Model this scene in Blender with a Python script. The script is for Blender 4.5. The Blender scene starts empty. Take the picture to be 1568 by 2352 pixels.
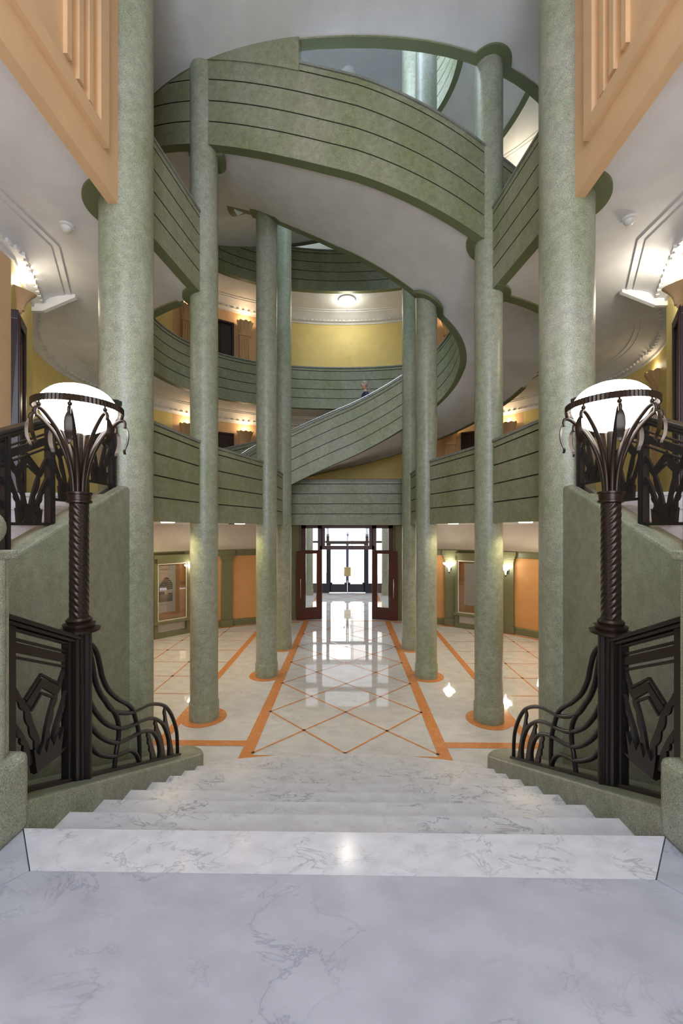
import bpy, bmesh, math, random
from mathutils import Vector
random.seed(7)
S = 0.45          # metres per modelling unit (one column diameter)
H = 7.07          # eye height above the lower floor, in units
YC = 21.85        # centre of the oval stairwell
PI = math.pi
col = bpy.context.scene.collection
sc = bpy.context.scene
BASE = {}

# ------------------------------------------------------------------ materials
def nt_new(name):
    m = bpy.data.materials.new(name); m.use_nodes = True
    nt = m.node_tree
    return m, nt, nt.nodes['Principled BSDF']
def N(nt, t, **kw):
    n = nt.nodes.new(t)
    for k, v in kw.items():
        if k in n.inputs: n.inputs[k].default_value = v
        else: setattr(n, k, v)
    return n
def ramp(nt, fac, stops):
    r = nt.nodes.new('ShaderNodeValToRGB')
    e = r.color_ramp.elements
    e[0].position, e[0].color = stops[0][0], (*stops[0][1], 1)
    e[1].position, e[1].color = stops[-1][0], (*stops[-1][1], 1)
    for p, c in stops[1:-1]:
        x = e.new(p); x.color = (*c, 1)
    nt.links.new(fac, r.inputs['Fac']); return r
def pos(nt):
    return nt.nodes.new('ShaderNodeNewGeometry').outputs['Position']
def mixc(nt, fac, a, b, mode='MIX'):
    m = nt.nodes.new('ShaderNodeMix'); m.data_type = 'RGBA'; m.blend_type = mode
    for i, v in ((0, fac), (6, a), (7, b)):
        if hasattr(v, 'links'): nt.links.new(v, m.inputs[i])
        elif i == 0: m.inputs[0].default_value = v
        else: m.inputs[i].default_value = (*v, 1)
    return m.outputs[2]
def plain(name, c, rough=.6, metal=0, spec=.5, bump=0, bscale=60):
    m, nt, b = nt_new(name)
    nz = N(nt, 'ShaderNodeTexNoise', Scale=3.0, Detail=3.0)
    nt.links.new(pos(nt), nz.inputs['Vector'])
    r = ramp(nt, nz.outputs['Fac'], [(.3, tuple(x*.94 for x in c)), (.7, tuple(min(1, x*1.04) for x in c))])
    nt.links.new(r.outputs['Color'], b.inputs['Base Color'])
    b.inputs['Roughness'].default_value = rough; b.inputs['Metallic'].default_value = metal
    b.inputs['Specular IOR Level'].default_value = spec
    if bump:
        n2 = N(nt, 'ShaderNodeTexNoise', Scale=bscale, Detail=2.0)
        nt.links.new(pos(nt), n2.inputs['Vector'])
        bp = N(nt, 'ShaderNodeBump', Strength=bump, Distance=.01)
        nt.links.new(n2.outputs['Fac'], bp.inputs['Height']); nt.links.new(bp.outputs[0], b.inputs['Normal'])
    return m
def stucco(name, c1, c2, c3, rough=.45, speck=.5):
    m, nt, b = nt_new(name); P = pos(nt)
    mp = N(nt, 'ShaderNodeMapping'); mp.inputs['Scale'].default_value = (1, 1, .45); nt.links.new(P, mp.inputs['Vector'])
    n1 = N(nt, 'ShaderNodeTexNoise', Scale=1.5, Detail=5.0, Roughness=.6); nt.links.new(mp.outputs[0], n1.inputs['Vector'])
    r1 = ramp(nt, n1.outputs['Fac'], [(.32, c1), (.5, c2), (.68, c3)])
    n2 = N(nt, 'ShaderNodeTexNoise', Scale=150.0, Detail=1.0); nt.links.new(P, n2.inputs['Vector'])
    r2 = ramp(nt, n2.outputs['Fac'], [(.30, (.35, .35, .35)), (.42, (1, 1, 1)), (.60, (1, 1, 1)), (.70, (1.0 + speck,)*3)])
    n3 = N(nt, 'ShaderNodeTexNoise', Scale=12.0, Detail=4.0); nt.links.new(P, n3.inputs['Vector'])
    r3 = ramp(nt, n3.outputs['Fac'], [(.3, (.82, .82, .82)), (.7, (1.1, 1.1, 1.1))])
    o = mixc(nt, 1.0, r1.outputs['Color'], r2.outputs['Color'], 'MULTIPLY')
    o = mixc(nt, 1.0, o, r3.outputs['Color'], 'MULTIPLY')
    nt.links.new(o, b.inputs['Base Color'])
    b.inputs['Roughness'].default_value = rough
    bp = N(nt, 'ShaderNodeBump', Strength=.25, Distance=.004)
    nt.links.new(n2.outputs['Fac'], bp.inputs['Height']); nt.links.new(bp.outputs[0], b.inputs['Normal'])
    return m
def marble(name, base, vein, scale=1.0, rough=.12, amount=1.0):
    m, nt, b = nt_new(name); P = pos(nt)
    mp = N(nt, 'ShaderNodeMapping'); mp.inputs['Rotation'].default_value = (0, 0, .6); mp.inputs['Scale'].default_value = (1, 1.6, 1)
    nt.links.new(P, mp.inputs['Vector'])
    d = N(nt, 'ShaderNodeTexNoise', Scale=1.3*scale, Detail=6.0, Roughness=.62, Distortion=.6); nt.links.new(mp.outputs[0], d.inputs['Vector'])
    a = N(nt, 'ShaderNodeMath', operation='SUBTRACT'); a.inputs[1].default_value = .5; nt.links.new(d.outputs['Fac'], a.inputs[0])
    ab = N(nt, 'ShaderNodeMath', operation='ABSOLUTE'); nt.links.new(a.outputs[0], ab.inputs[0])
    v1 = ramp(nt, ab.outputs[0], [(0.0, (1, 1, 1)), (.008, (.4, .4, .4)), (.028, (0, 0, 0))])
    k = N(nt, 'ShaderNodeTexNoise', Scale=.9*scale, Detail=3.0); nt.links.new(P, k.inputs['Vector'])
    kr = ramp(nt, k.outputs['Fac'], [(.42, (0, 0, 0)), (.62, (amount,)*3)])
    f = mixc(nt, 1.0, v1.outputs['Color'], kr.outputs['Color'], 'MULTIPLY')
    cl = N(nt, 'ShaderNodeTexNoise', Scale=2.2*scale, Detail=5.0); nt.links.new(mp.outputs[0], cl.inputs['Vector'])
    cr = ramp(nt, cl.outputs['Fac'], [(.3, tuple(x*.86 for x in base)), (.62, base), (.8, tuple(min(1, x*1.05) for x in base))])
    o = mixc(nt, f, cr.outputs['Color'], vein)
    nt.links.new(o, b.inputs['Base Color']); b.inputs['Roughness'].default_value = rough
    return m
def emit(name, c, s):
    m, nt, b = nt_new(name)
    b.inputs['Base Color'].default_value = (*[min(1, x) for x in c], 1)
    b.inputs['Emission Color'].default_value = (*c, 1); b.inputs['Emission Strength'].default_value = s
    return m
def glass(name, tint=(1, 1, 1), refl=.12):
    m = bpy.data.materials.new(name); m.use_nodes = True; nt = m.node_tree; nt.nodes.clear()
    o = nt.nodes.new('ShaderNodeOutputMaterial'); t = nt.nodes.new('ShaderNodeBsdfTransparent'); g = nt.nodes.new('ShaderNodeBsdfGlossy')
    t.inputs['Color'].default_value = (*tint, 1); g.inputs['Roughness'].default_value = .02
    lw = N(nt, 'ShaderNodeLayerWeight', Blend=.25)
    mx = nt.nodes.new('ShaderNodeMixShader')
    mr = N(nt, 'ShaderNodeMath', operation='MULTIPLY_ADD'); mr.inputs[1].default_value = .6; mr.inputs[2].default_value = refl*.5
    nt.links.new(lw.outputs['Fresnel'], mr.inputs[0]); nt.links.new(mr.outputs[0], mx.inputs[0])
    nt.links.new(t.outputs[0], mx.inputs[1]); nt.links.new(g.outputs[0], mx.inputs[2]); nt.links.new(mx.outputs[0], o.inputs[0])
    return m

M = dict(
    green=stucco('green_stucco', (.215, .24, .115), (.265, .28, .175), (.31, .315, .225), .42, .55),
    column=stucco('green_speckled_stucco', (.25, .285, .165), (.305, .325, .235), (.355, .365, .29), .36, .7),
    greyg=stucco('grey_green_terrazzo', (.235, .26, .175), (.27, .29, .21), (.31, .32, .26), .42, .6),
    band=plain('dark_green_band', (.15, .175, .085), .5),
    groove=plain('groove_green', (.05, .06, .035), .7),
    coping=stucco('grey_coping_stucco', (.20, .215, .18), (.235, .245, .21), (.28, .285, .25), .45, .4),
    white=plain('white_plaster', (.78, .78, .79), .7, bump=.05),
    cream=plain('cream_plaster', (.80, .77, .66), .6),
    yellow=plain('yellow_plaster', (.79, .64, .25), .6, bump=.04),
    peach=plain('peach_plaster', (.70, .46, .255), .6, bump=.04),
    frieze=plain('grey_frieze_plaster', (.66, .60, .54), .6),
    ochre=plain('ochre_plaster', (.62, .32, .12), .5),
    moss=plain('moss_green_paint', (.165, .17, .09), .35),
    marble=marble('carrara_marble', (.66, .66, .70), (.26, .26, .30), 3.2, .32, 1.2),
    marble2=marble('carrara_band_marble', (.68, .68, .72), (.32, .32, .36), 3.6, .12, .9),
    slab=marble('blue_grey_marble', (.46, .47, .53), (.24, .25, .30), 2.2, .17, .7),
    lower=marble('polished_white_marble', (.66, .66, .67), (.40, .40, .42), 1.6, .035, .6),
    orange=marble('orange_marble', (.66, .26, .085), (.80, .50, .28), 8.0, .10, 1.0),
    dot=plain('black_marble', (.02, .015, .015), .2),
    iron=plain('black_iron', (.016, .013, .013), .34, .3),
    bronze=plain('dark_bronze', (.034, .022, .015), .28, .5),
    wood=plain('dark_mahogany', (.075, .022, .014), .28),
    wood2=plain('near_black_wood', (.035, .018, .02), .3),
    blackdoor=plain('black_painted_steel', (.012, .013, .022), .35),
    brass=plain('brass', (.55, .40, .14), .3, .8),
    steel=plain('chrome', (.6, .6, .6), .2, .9),
    glass=glass('window_glass'), glass2=glass('case_glass', (.95, .95, .95), .25),
    globe=emit('frosted_lamp_glass', (1, .985, .96), 7.0),
    sconce=emit('sconce_glass', (1, .95, .86), 8.0),
    ceil=emit('ceiling_lamp_glass', (1, .97, .85), 9.0),
    strip=emit('recessed_lamp_glass', (1, .88, .62), 7.0),
    sky=emit('added_skylight_glow', (.70, .85, 1.0), 1.1),  # glow of the unseen skylight added over the well
    rear=emit('daylit_window_glass', (.78, .87, 1.0), 1.3),
    paper=plain('poster_paper', (.72, .68, .66), .4),
    ink=plain('printed_grey', (.12, .11, .12), .5),
    ink2=plain('printed_black', (.03, .03, .035), .5),
    plastic=plain('white_plastic', (.8, .79, .76), .4),
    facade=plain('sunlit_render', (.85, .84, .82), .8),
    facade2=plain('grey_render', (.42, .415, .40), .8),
    pave=plain('street_paving', (.45, .45, .47), .8),
    skin=plain('skin', (.62, .36, .26), .5), shirt=plain('navy_cotton', (.045, .05, .11), .8),
    trousers=plain('dark_denim', (.03, .03, .045), .8), hair=plain('grey_blonde_hair', (.34, .30, .25), .6),
    shoe=plain('dark_shoe', (.03, .02, .02), .5), blue=plain('dark_blue_metal', (.04, .06, .2), .4),
)

# ------------------------------------------------------------------ mesh builder (units -> metres)
def tag(o, label=None, cat=None, group=None, kind=None):
    if label: o['label'] = label
    if cat: o['category'] = cat
    if group: o['group'] = group
    if kind: o['kind'] = kind
    return o
def thing(name, label, cat, base, group=None):
    o = bpy.data.objects.new(name, None); col.objects.link(o)
    o.location = (base[0]*S, base[1]*S, (base[2]+H)*S); o.empty_display_size = .1
    BASE[o] = base
    return tag(o, label, cat, group)
class MB:
    def __init__(s): s.v = []; s.f = []; s.T = None
    def add(s, vs, fs, m=0):
        b = len(s.v)
        s.v += [s.T(p) if s.T else p for p in vs]
        s.f += [([b+i for i in f], m) for f in fs]
    def box(s, x0, x1, y0, y1, z0, z1, m=0):
        s.add([(x, y, z) for z in (z0, z1) for y in (y0, y1) for x in (x0, x1)],
              [(0, 1, 3, 2), (4, 6, 7, 5), (0, 4, 5, 1), (2, 3, 7, 6), (0, 2, 6, 4), (1, 5, 7, 3)], m)
    def prism(s, poly, z0, z1, m=0, mt=None):
        n = len(poly)
        f0 = z0 if callable(z0) else (lambda x, y: z0)
        f1 = z1 if callable(z1) else (lambda x, y: z1)
        vs = [(x, y, f0(x, y)) for x, y in poly] + [(x, y, f1(x, y)) for x, y in poly]
        s.add(vs, [tuple(range(n))] + [(i, (i+1) % n, n+(i+1) % n, n+i) for i in range(n)], m)
        b = len(s.v)-2*n
        s.f.append(([b+n+i for i in range(n)], m if mt is None else mt))
    def prismx(s, poly, x0, x1, m=0):
        n = len(poly)
        s.add([(x0, y, z) for y, z in poly] + [(x1, y, z) for y, z in poly],
              [tuple(range(n)), tuple(range(n, 2*n))] + [(i, (i+1) % n, n+(i+1) % n, n+i) for i in range(n)], m)
    def ribbon(s, pts, x, w, t, m=0, scallop=0, side=1, nsc=5):
        """flat bar of width w along (y,z) points in the plane x, thickness t"""
        n = len(pts); L = []; R = []
        for i, (y, z) in enumerate(pts):
            a = pts[max(0, i-1)]; b = pts[min(n-1, i+1)]
            dy, dz = b[0]-a[0], b[1]-a[1]; l = math.hypot(dy, dz) or 1
            ny, nz = -dz/l, dy/l
            ww = w(i/(n-1)) if callable(w) else w
            wl = wr = ww/2
            if scallop:
                q = scallop*abs(math.sin(PI*nsc*i/(n-1)))
                if side > 0: wl += q
                else: wr += q
            L.append((y+ny*wl, z+nz*wl)); R.append((y-ny*wr, z-nz*wr))
        vs = []
        for xx in (x-t/2, x+t/2):
            vs += [(xx, y, z) for y, z in L] + [(xx, y, z) for y, z in R]
        fs = []
        for i in range(n-1):
            for o in (0, 2*n): fs.append((o+i, o+i+1, o+n+i+1, o+n+i))
            fs.append((i, i+1, 2*n+i+1, 2*n+i)); fs.append((n+i, n+i+1, 3*n+i+1, 3*n+i))
        fs += [(0, n, 3*n, 2*n), (n-1, 2*n-1, 4*n-1, 3*n-1)]
        s.add(vs, fs, m)
    def tube(s, pts, r, n=8, m=0, flat=1.0):
        pts = [Vector(p) for p in pts]; k = len(pts); vs = []; prev = None
        for i, p in enumerate(pts):
            t = (pts[min(k-1, i+1)]-pts[max(0, i-1)]).normalized()
            if prev is None: prev = t.orthogonal().normalized() if abs(t.x) > .9 else Vector((1, 0, 0))
            u = (prev - t*prev.dot(t)).normalized(); w = t.cross(u); prev = u
            rr = r(i/(k-1)) if callable(r) else r
            for j in range(n):
                a = 2*PI*j/n; vs.append(tuple(p + u*math.cos(a)*rr*flat + w*math.sin(a)*rr))
        fs = [(i*n+j, i*n+(j+1) % n, (i+1)*n+(j+1) % n, (i+1)*n+j) for i in range(k-1) for j in range(n)]
        fs += [tuple(range(n)), tuple((k-1)*n+j for j in range(n))]
        s.add(vs, fs, m)
    def lathe(s, prof, c=(0, 0, 0), n=32, m=0, f=None, cap=True):
        vs = []
        for i, (r, z) in enumerate(prof):
            for j in range(n):
                a = 2*PI*j/n; q = f(a, z, i) if f else 1
                vs.append((c[0]+r*q*math.cos(a), c[1]+r*q*math.sin(a), c[2]+z))
        k = len(prof)
        fs = [(i*n+j, i*n+(j+1) % n, (i+1)*n+(j+1) % n, (i+1)*n+j) for i in range(k-1) for j in range(n)]
        if cap: fs += [tuple(range(n)), tuple((k-1)*n+j for j in range(n))]
        s.add(vs, fs, m)
    def sweep(s, path, prof, m=0, closed=True, pm=None, caps=True):
        """profile (off, z) carried along (x,y,z) path; off to the left of travel; pm = material per profile edge"""
        k = len(path); n = len(prof); vs = []
        for i in range(k):
            p = path[i]; a = path[max(0, i-1)]; b = path[min(k-1, i+1)]
            d1 = (p[0]-a[0], p[1]-a[1]); d2 = (b[0]-p[0], b[1]-p[1])
            if i == 0: d1 = d2
            if i == k-1: d2 = d1
            l1 = math.hypot(*d1) or 1; l2 = math.hypot(*d2) or 1
            n1 = (-d1[1]/l1, d1[0]/l1); n2 = (-d2[1]/l2, d2[0]/l2)
            nx, ny = n1[0]+n2[0], n1[1]+n2[1]; l = math.hypot(nx, ny) or 1; nx /= l; ny /= l
            c = max(.3, nx*n1[0]+ny*n1[1])
            for o, z in prof: vs.append((p[0]+nx*o/c, p[1]+ny*o/c, p[2]+z))
        e = n if closed else n-1
        b = len(s.v); s.v += [s.T(p) if s.T else p for p in vs]
        for i in range(k-1):
            for j in range(e):
                s.f.append(([b+i*n+j, b+i*n+(j+1) % n, b+(i+1)*n+(j+1) % n, b+(i+1)*n+j], pm[j] if pm else m))
        if closed and caps:
            s.f.append(([b+j for j in range(n)], m)); s.f.append(([b+(k-1)*n+j for j in range(n)], m))
    def sphere(s, c, r, m=0, n=20, sx=1, sy=1, sz=1):
        pr = [(max(.001, r*math.sin(PI*i/12)), -r*math.cos(PI*i/12)) for i in range(13)]
        vs = []; k = len(pr)
        for q, z in pr:
            for j in range(n):
                a = 2*PI*j/n; vs.append((c[0]+q*math.cos(a)*sx, c[1]+q*math.sin(a)*sy, c[2]+z*sz))
        s.add(vs, [(i*n+j, i*n+(j+1) % n, (i+1)*n+(j+1) % n, (i+1)*n+j) for i in range(k-1) for j in range(n)], m)
    def build(s, name, mats, parent=None, base=None, smooth=None, bevel=0, label=None):
        root = parent
        while root is not None and root.parent is not None: root = root.parent
        if root is not None: base = BASE[root]
        if base is None:
            xs = [p[0] for p in s.v]; ys = [p[1] for p in s.v]; zs = [p[2] for p in s.v]
            base = ((min(xs)+max(xs))/2, (min(ys)+max(ys))/2, min(zs))
        me = bpy.data.meshes.new(name)
        me.from_pydata([((p[0]-base[0])*S, (p[1]-base[1])*S, (p[2]-base[2])*S) for p in s.v], [], [f for f, _ in s.f])
        for m in (mats if isinstance(mats, (list, tuple)) else [mats]): me.materials.append(M[m] if isinstance(m, str) else m)
        for p, (_, mi) in zip(me.polygons, s.f): p.material_index = mi
        bm = bmesh.new(); bm.from_mesh(me); bmesh.ops.remove_doubles(bm, verts=bm.verts, dist=1e-5)
        bmesh.ops.recalc_face_normals(bm, faces=bm.faces); bm.to_mesh(me); bm.free()
        if smooth:
            for p in me.polygons: p.use_smooth = True
            me.set_sharp_from_angle(angle=math.radians(smooth))
        o = bpy.data.objects.new(name, me); col.objects.link(o)
        if parent is not None: o.parent = parent
        else:
            o.location = (base[0]*S, base[1]*S, (base[2]+H)*S); BASE[o] = base
        if bevel:
            md = o.modifiers.new('bevel', 'BEVEL'); md.width = bevel*S; md.segments = 3; md.limit_method = 'ANGLE'; md.angle_limit = .6
        if label: o['label'] = label
        return o
def catmull(pts, k=6):
    out = []; n = len(pts)
    for i in range(n-1):
        p0 = pts[max(0, i-1)]; p1 = pts[i]; p2 = pts[i+1]; p3 = pts[min(n-1, i+2)]
        for j in range(k):
            t = j/k
            out.append(tuple(.5*((2*b)+(c-a)*t+(2*a-5*b+4*c-d)*t*t+(3*b-a-3*c+d)*t**3) for a, b, c, d in zip(p0, p1, p2, p3)))
    return out + [tuple(pts[-1])]
def rotT(cx, cy, ang):
    c, s_ = math.cos(ang), math.sin(ang)
    return lambda p: (cx+p[0]*c-p[1]*s_, cy+p[0]*s_+p[1]*c, p[2])

def ell(a, b, psi, n=2.0):
    c, q = math.cos(math.radians(psi)), math.sin(math.radians(psi))
    f = lambda v: math.copysign(abs(v)**(2/n), v)
    return (-a*f(c), YC+b*f(q))
OUT = lambda p: ell(10.7, 7.6, p, 2.2)
INN = lambda p: ell(6.12, 2.75, p, 2.1)
WALL = lambda p: ell(14.8, 11.2, p)
LOWW = lambda p: ell(14.0, 9.6, p)
def interp(tab, x):
    for (a, b), (c, d) in zip(tab, tab[1:]):
        if x <= c: return b+(d-b)*(x-a)/(c-a)
    return tab[-1][1]
T_OUT = [(0, .26), (10, .3), (90, 4.4), (170, 8.5), (180, 8.6), (195, 8.65), (225, 9.45), (244, 10.4), (270, 12.38), (296, 14.05), (345, 16.95), (360, 17.0), (370, 17.1), (450, 21.1), (530, 25.2), (540, 25.3)]
T_IN = [(0, .26), (57, 2.55), (90, 4.2), (122, 5.92), (175, 8.45), (185, 8.75), (231, 10.65), (270, 12.9), (308, 15.0), (352, 16.95), (368, 17.1), (412, 19.3), (488, 22.7), (535, 25.2), (540, 25.3)]

def pprof(Hh, w0=-.26, w1=.09, z0=-.06):
    """parapet section with three grooves and a slimmer coping zone"""
    gr = [Hh*f for f in (.235, .465, .70, .925)]
    up, mt = [], []
    up.append((w1, z0)); mt.append(0)
    for g in gr:
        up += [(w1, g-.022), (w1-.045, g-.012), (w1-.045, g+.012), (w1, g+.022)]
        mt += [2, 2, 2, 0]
    up.append((w1, Hh-.03)); mt.append(0)
    up.append((w1-.03, Hh)); mt.append(0)
    mid = (w0+w1)/2
    down = [(2*mid-x, z) for x, z in reversed(up)]
    pts = up+down
    k = len(up)
    pm = []
    for i in range(len(pts)):
        a = pts[i]; b = pts[(i+1) % len(pts)]
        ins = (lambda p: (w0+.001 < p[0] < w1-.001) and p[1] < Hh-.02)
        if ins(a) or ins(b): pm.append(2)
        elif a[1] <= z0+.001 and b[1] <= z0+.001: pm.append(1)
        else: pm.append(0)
    return pts, pm
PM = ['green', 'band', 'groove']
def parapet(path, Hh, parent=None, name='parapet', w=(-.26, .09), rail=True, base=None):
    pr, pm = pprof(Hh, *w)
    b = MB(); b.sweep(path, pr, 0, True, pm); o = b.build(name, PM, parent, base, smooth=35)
    mid = (w[0]+w[1])/2
    c = MB(); c.sweep(path, [(mid-.21, Hh-.005), (mid+.21, Hh-.005), (mid+.21, Hh+.07), (mid+.15, Hh+.11), (mid-.15, Hh+.11), (mid-.21, Hh+.07)])
    c.build('coping', 'coping', o if parent is None else parent, smooth=35)
    return o

# ------------------------------------------------------------------ setting: slabs, walls, floors
def wallpts_left(inset=0.0):
    """front to back middle, left side"""
    pts = [(-9.92+inset, -6), (-9.92+inset, 12.0), (-11.3+inset*.9, 14.55+inset*.3)]
    for p in range(320, 451, 5):
        x, y = ell(14.8-inset, 11.2-inset, p); pts.append((x, y))
    pts[-1] = (0, YC+11.2-inset)
    return pts
def mir(pts): return [(-p[0],)+tuple(p[1:]) for p in pts]
P1, P2, P3, P4 = (5.85, 10.9), (5.28, 15.2), (3.82, 19.6), (3.76, 24.1)

def slab(side, inner, z0, z1, front=None, name='ceiling'):
    w = wallpts_left()
    if front is not None: w = [(w[1][0], front)] + w[1:]
    poly = inner + [q for q in reversed(w)]
    if side > 0: poly = mir(poly)
    b = MB(); b.prism(poly, z0, z1, 0, 1)
    return tag(b.build(name, ['white', 'lower']), kind='structure')
nl = lambda p: (-p[0], p[1])
for sd in (-1, 1):
    inner1 = [(-6.0, 10.4), nl(P1), nl(P2), nl(P3), nl(P4), (-3.72, 26.6), (0, 26.6)]
    slab(sd, inner1, .26, .85, front=10.4, name='floor')
    inner2 = [(-5.8, -6), nl(P1), nl(P2)] + [OUT(p) for p in range(303, 451, 5)] + [(0, YC+7.6)]
    slab(sd, inner2, 8.6, 9.35)
    inner3 = [(0, -6), (0, YC-7.6)] + [OUT(p) for p in range(273, 450, 4)] + [(0, YC+7.6)]
    slab(sd, inner3, 17.0, 17.75)
    slab(sd, inner3, 25.35, 25.9)
    slab(sd, [(0, -6), (0, 14.6), (-8.6, 14.6), (-8.6, 24.4), (0, 24.4), (0, 33)], 30.0, 30.5)
# unseen skylight added to light the well, and the street front of the top storey
b = MB(); b.box(-8.7, 8.7, 14.5, 24.5, 30.52, 30.6); win = tag(b.build('unseen_skylight', 'sky'), kind='structure')
for x in (-6, -3, 0, 3, 6):
    b = MB(); b.box(x-.06, x+.06, 14.5, 24.5, 30.35, 30.5); b.build('glazing_bar', 'white', win)
b = MB(); b.box(-10, 10, 1.8, 2.0, 17.7, 30.2); tag(b.build('wall_top_front', 'white'), kind='structure')

def wallstrip(pts, zs, mats, name, flip=False):
    b = MB(); n = len(pts)
    for (z0, z1, m) in zs:
        for i in range(n-1):
            mm = m(pts[i], pts[i+1]) if callable(m) else m
            b.add([(*pts[i], z0), (*pts[i+1], z0), (*pts[i+1], z1), (*pts[i], z1)], [(0, 1, 2, 3)], mm)
    return tag(b.build(name, mats, smooth=25), kind='structure')
def wm(a, c):
    x = abs((a[0]+c[0])/2); y = (a[1]+c[1])/2
    if y < 12.02: return 1
    if y > 27 and 7.0 < x < 12.3: return 1
    return 0
def fine(pts, step=.6):
    out = [pts[0]]
    for a, c in zip(pts, pts[1:]):
        l = math.hypot(c[0]-a[0], c[1]-a[1]); k = max(1, int(l/step))
        out += [(a[0]+(c[0]-a[0])*i/k, a[1]+(c[1]-a[1])*i/k) for i in range(1, k+1)]
    return out
WL = wallpts_left()
for sd, nm in ((-1, 'wall_left'), (1, 'wall_right')):
    pts = fine(WL)
    if sd > 0: pts = mir(pts)
    wallstrip(pts, [(.26, 8.6, wm), (9.35, 17.0, wm), (17.75, 25.35, 2), (25.9, 30.0, 2)], ['yellow', 'peach', 'cream'], nm)
    wallstrip([q for q in pts if q[1] <= 12.01], [(-3.73, .26, 1)], ['yellow', 'peach'], nm)
# covings under each ceiling
cove = [(0, -.62), (.08, -.62), (.10, -.50), (.30, -.47), (.34, -.40), (.40, -.38), (.55, -.24), (.80, -.13), (1.02, -.085), (1.03, -.045), (1.22, -.045), (1.22, 0), (0, 0)]
k = 2
for zc in (8.6, 17.0, 25.35):
    for sd in (-1, 1):
        base = wallpts_left(); path = [(x, y, zc) for x, y in base]
        if sd > 0: path = [(-x, y, z) for x, y, z in path]
        pr = [(-o if sd < 0 else o, z) for o, z in cove]
        b = MB(); b.sweep(path, pr)
        cv = tag(b.build('trim_%d' % k, 'white', smooth=40), kind='structure'); k += 1
        if zc < 20:
            d = MB(); ip = fine(wallpts_left(.36), .30)
            for i in range(0, len(ip)-1):
                a, c = ip[i], ip[i+1]; an = math.atan2(c[1]-a[1], c[0]-a[0])
                if a[1] < 8: continue
                d.T = rotT(a[0]*(1 if sd < 0 else -1), a[1], an if sd < 0 else PI-an)
                d.box(0, .14, -.05, .05, zc-.50, zc-.39)
            d.build('dentil_row', 'white', cv)
# level 1 back parapets etc. come later.  Lower hall walls
ll = [LOWW(p) for p in range(330, 451, 3)]
ll = [(-6.0, 10.5), (-12.12, 10.5)]+[p for p in ll if not (abs(p[0]) < 6.5 and p[1] > YC)] + [(-6.5, YC+9.6*math.sqrt(1-(6.5/14)**2))]
for sd, nm in ((-1, 'wall_lower_left'), (1, 'wall_lower_right')):
    pts = ll if sd < 0 else mir(ll)
    wallstrip(pts, [(-7.07, -6.6, 1), (-6.6, -1.98, 0), (-1.98, -1.58, 1), (-1.58, .26, 2)], ['ochre', 'moss', 'frieze'], nm)
    path = [(x, y, 0) for x, y in pts]
    q = 1 if sd > 0 else -1
    b = MB(); b.sweep(path, [(0, -7.07), (q*.14, -7.07), (q*.14, -6.66), (q*.06, -6.6), (0, -6.6)])
    tag(b.build('baseboard_left' if sd < 0 else 'baseboard_right', 'moss', smooth=40), kind='structure')
    b = MB(); b.sweep(path, [(0, -2.0), (q*.06, -2.0), (q*.08, -1.75), (q*.2, -1.62), (q*.2, -1.55), (0, -1.55)])
    tag(b.build('trim_%d' % k, 'moss', smooth=40), kind='structure'); k += 1
    # canted piece between the curved wall and the entrance, filled by a wooden shop door
    e = pts[-1]; e2 = (sd*4.9, 31.55)
    wallstrip([e, e2], [(-7.07, .26, 0)], ['wood2'], 'wall_canted_left' if sd < 0 else 'wall_canted_right')
    wallstrip([e2, (sd*3.5, 32.0)], [(-7.07, .26, 0)], ['moss'], 'wall_entrance_left' if sd < 0 else 'wall_entrance_right')
    an = math.atan2(e2[1]-e[1], (e2[0]-e[0]))
    b = MB(); b.T = rotT(e[0], e[1], an); L = math.hypot(e2[0]-e[0], e2[1]-e[1])
    s_ = 1 if sd > 0 else -1
    b.box(0, .16, -.1*1, .1, -7.07, .2); b.box(L-.16, L, -.1, .1, -7.07, .2); b.box(0, L, -.1, .1, -.1, .2); b.box(0, L, -.1, .1, -1.9, -1.7)
    b.box(.16, L-.16, -.1, .1, -7.07, -6.3)
    dr = tag(b.build('door_%d' % (1 if sd < 0 else 2), 'wood'), kind='structure')
    b = MB(); b.T = rotT(e[0], e[1], an); b.box(.16, L-.16, -.05, -.02, -6.3, -1.9); b.build('pane', 'glass2', dr)
    # green pilaster beside the entrance
    p = thing('pilaster', 'plain moss green pilaster just %s of the glazed entrance doors' % ('left' if sd < 0 else 'right'), 'pilaster', (sd*4.2, 31.6, -7.07))
    b = MB(); b.T = rotT(sd*4.2, 31.6, -sd*.30); b.box(-.45, .45, -.12, .12, -6.6, .2); b.build('shaft', 'moss', p, bevel=.03)
    b = MB(); b.T = rotT(sd*4.2, 31.6, -sd*.30); b.box(-.5, .5, -.17, .15, -7.07, -6.6); b.build('base', 'moss', p, bevel=.03)

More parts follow.
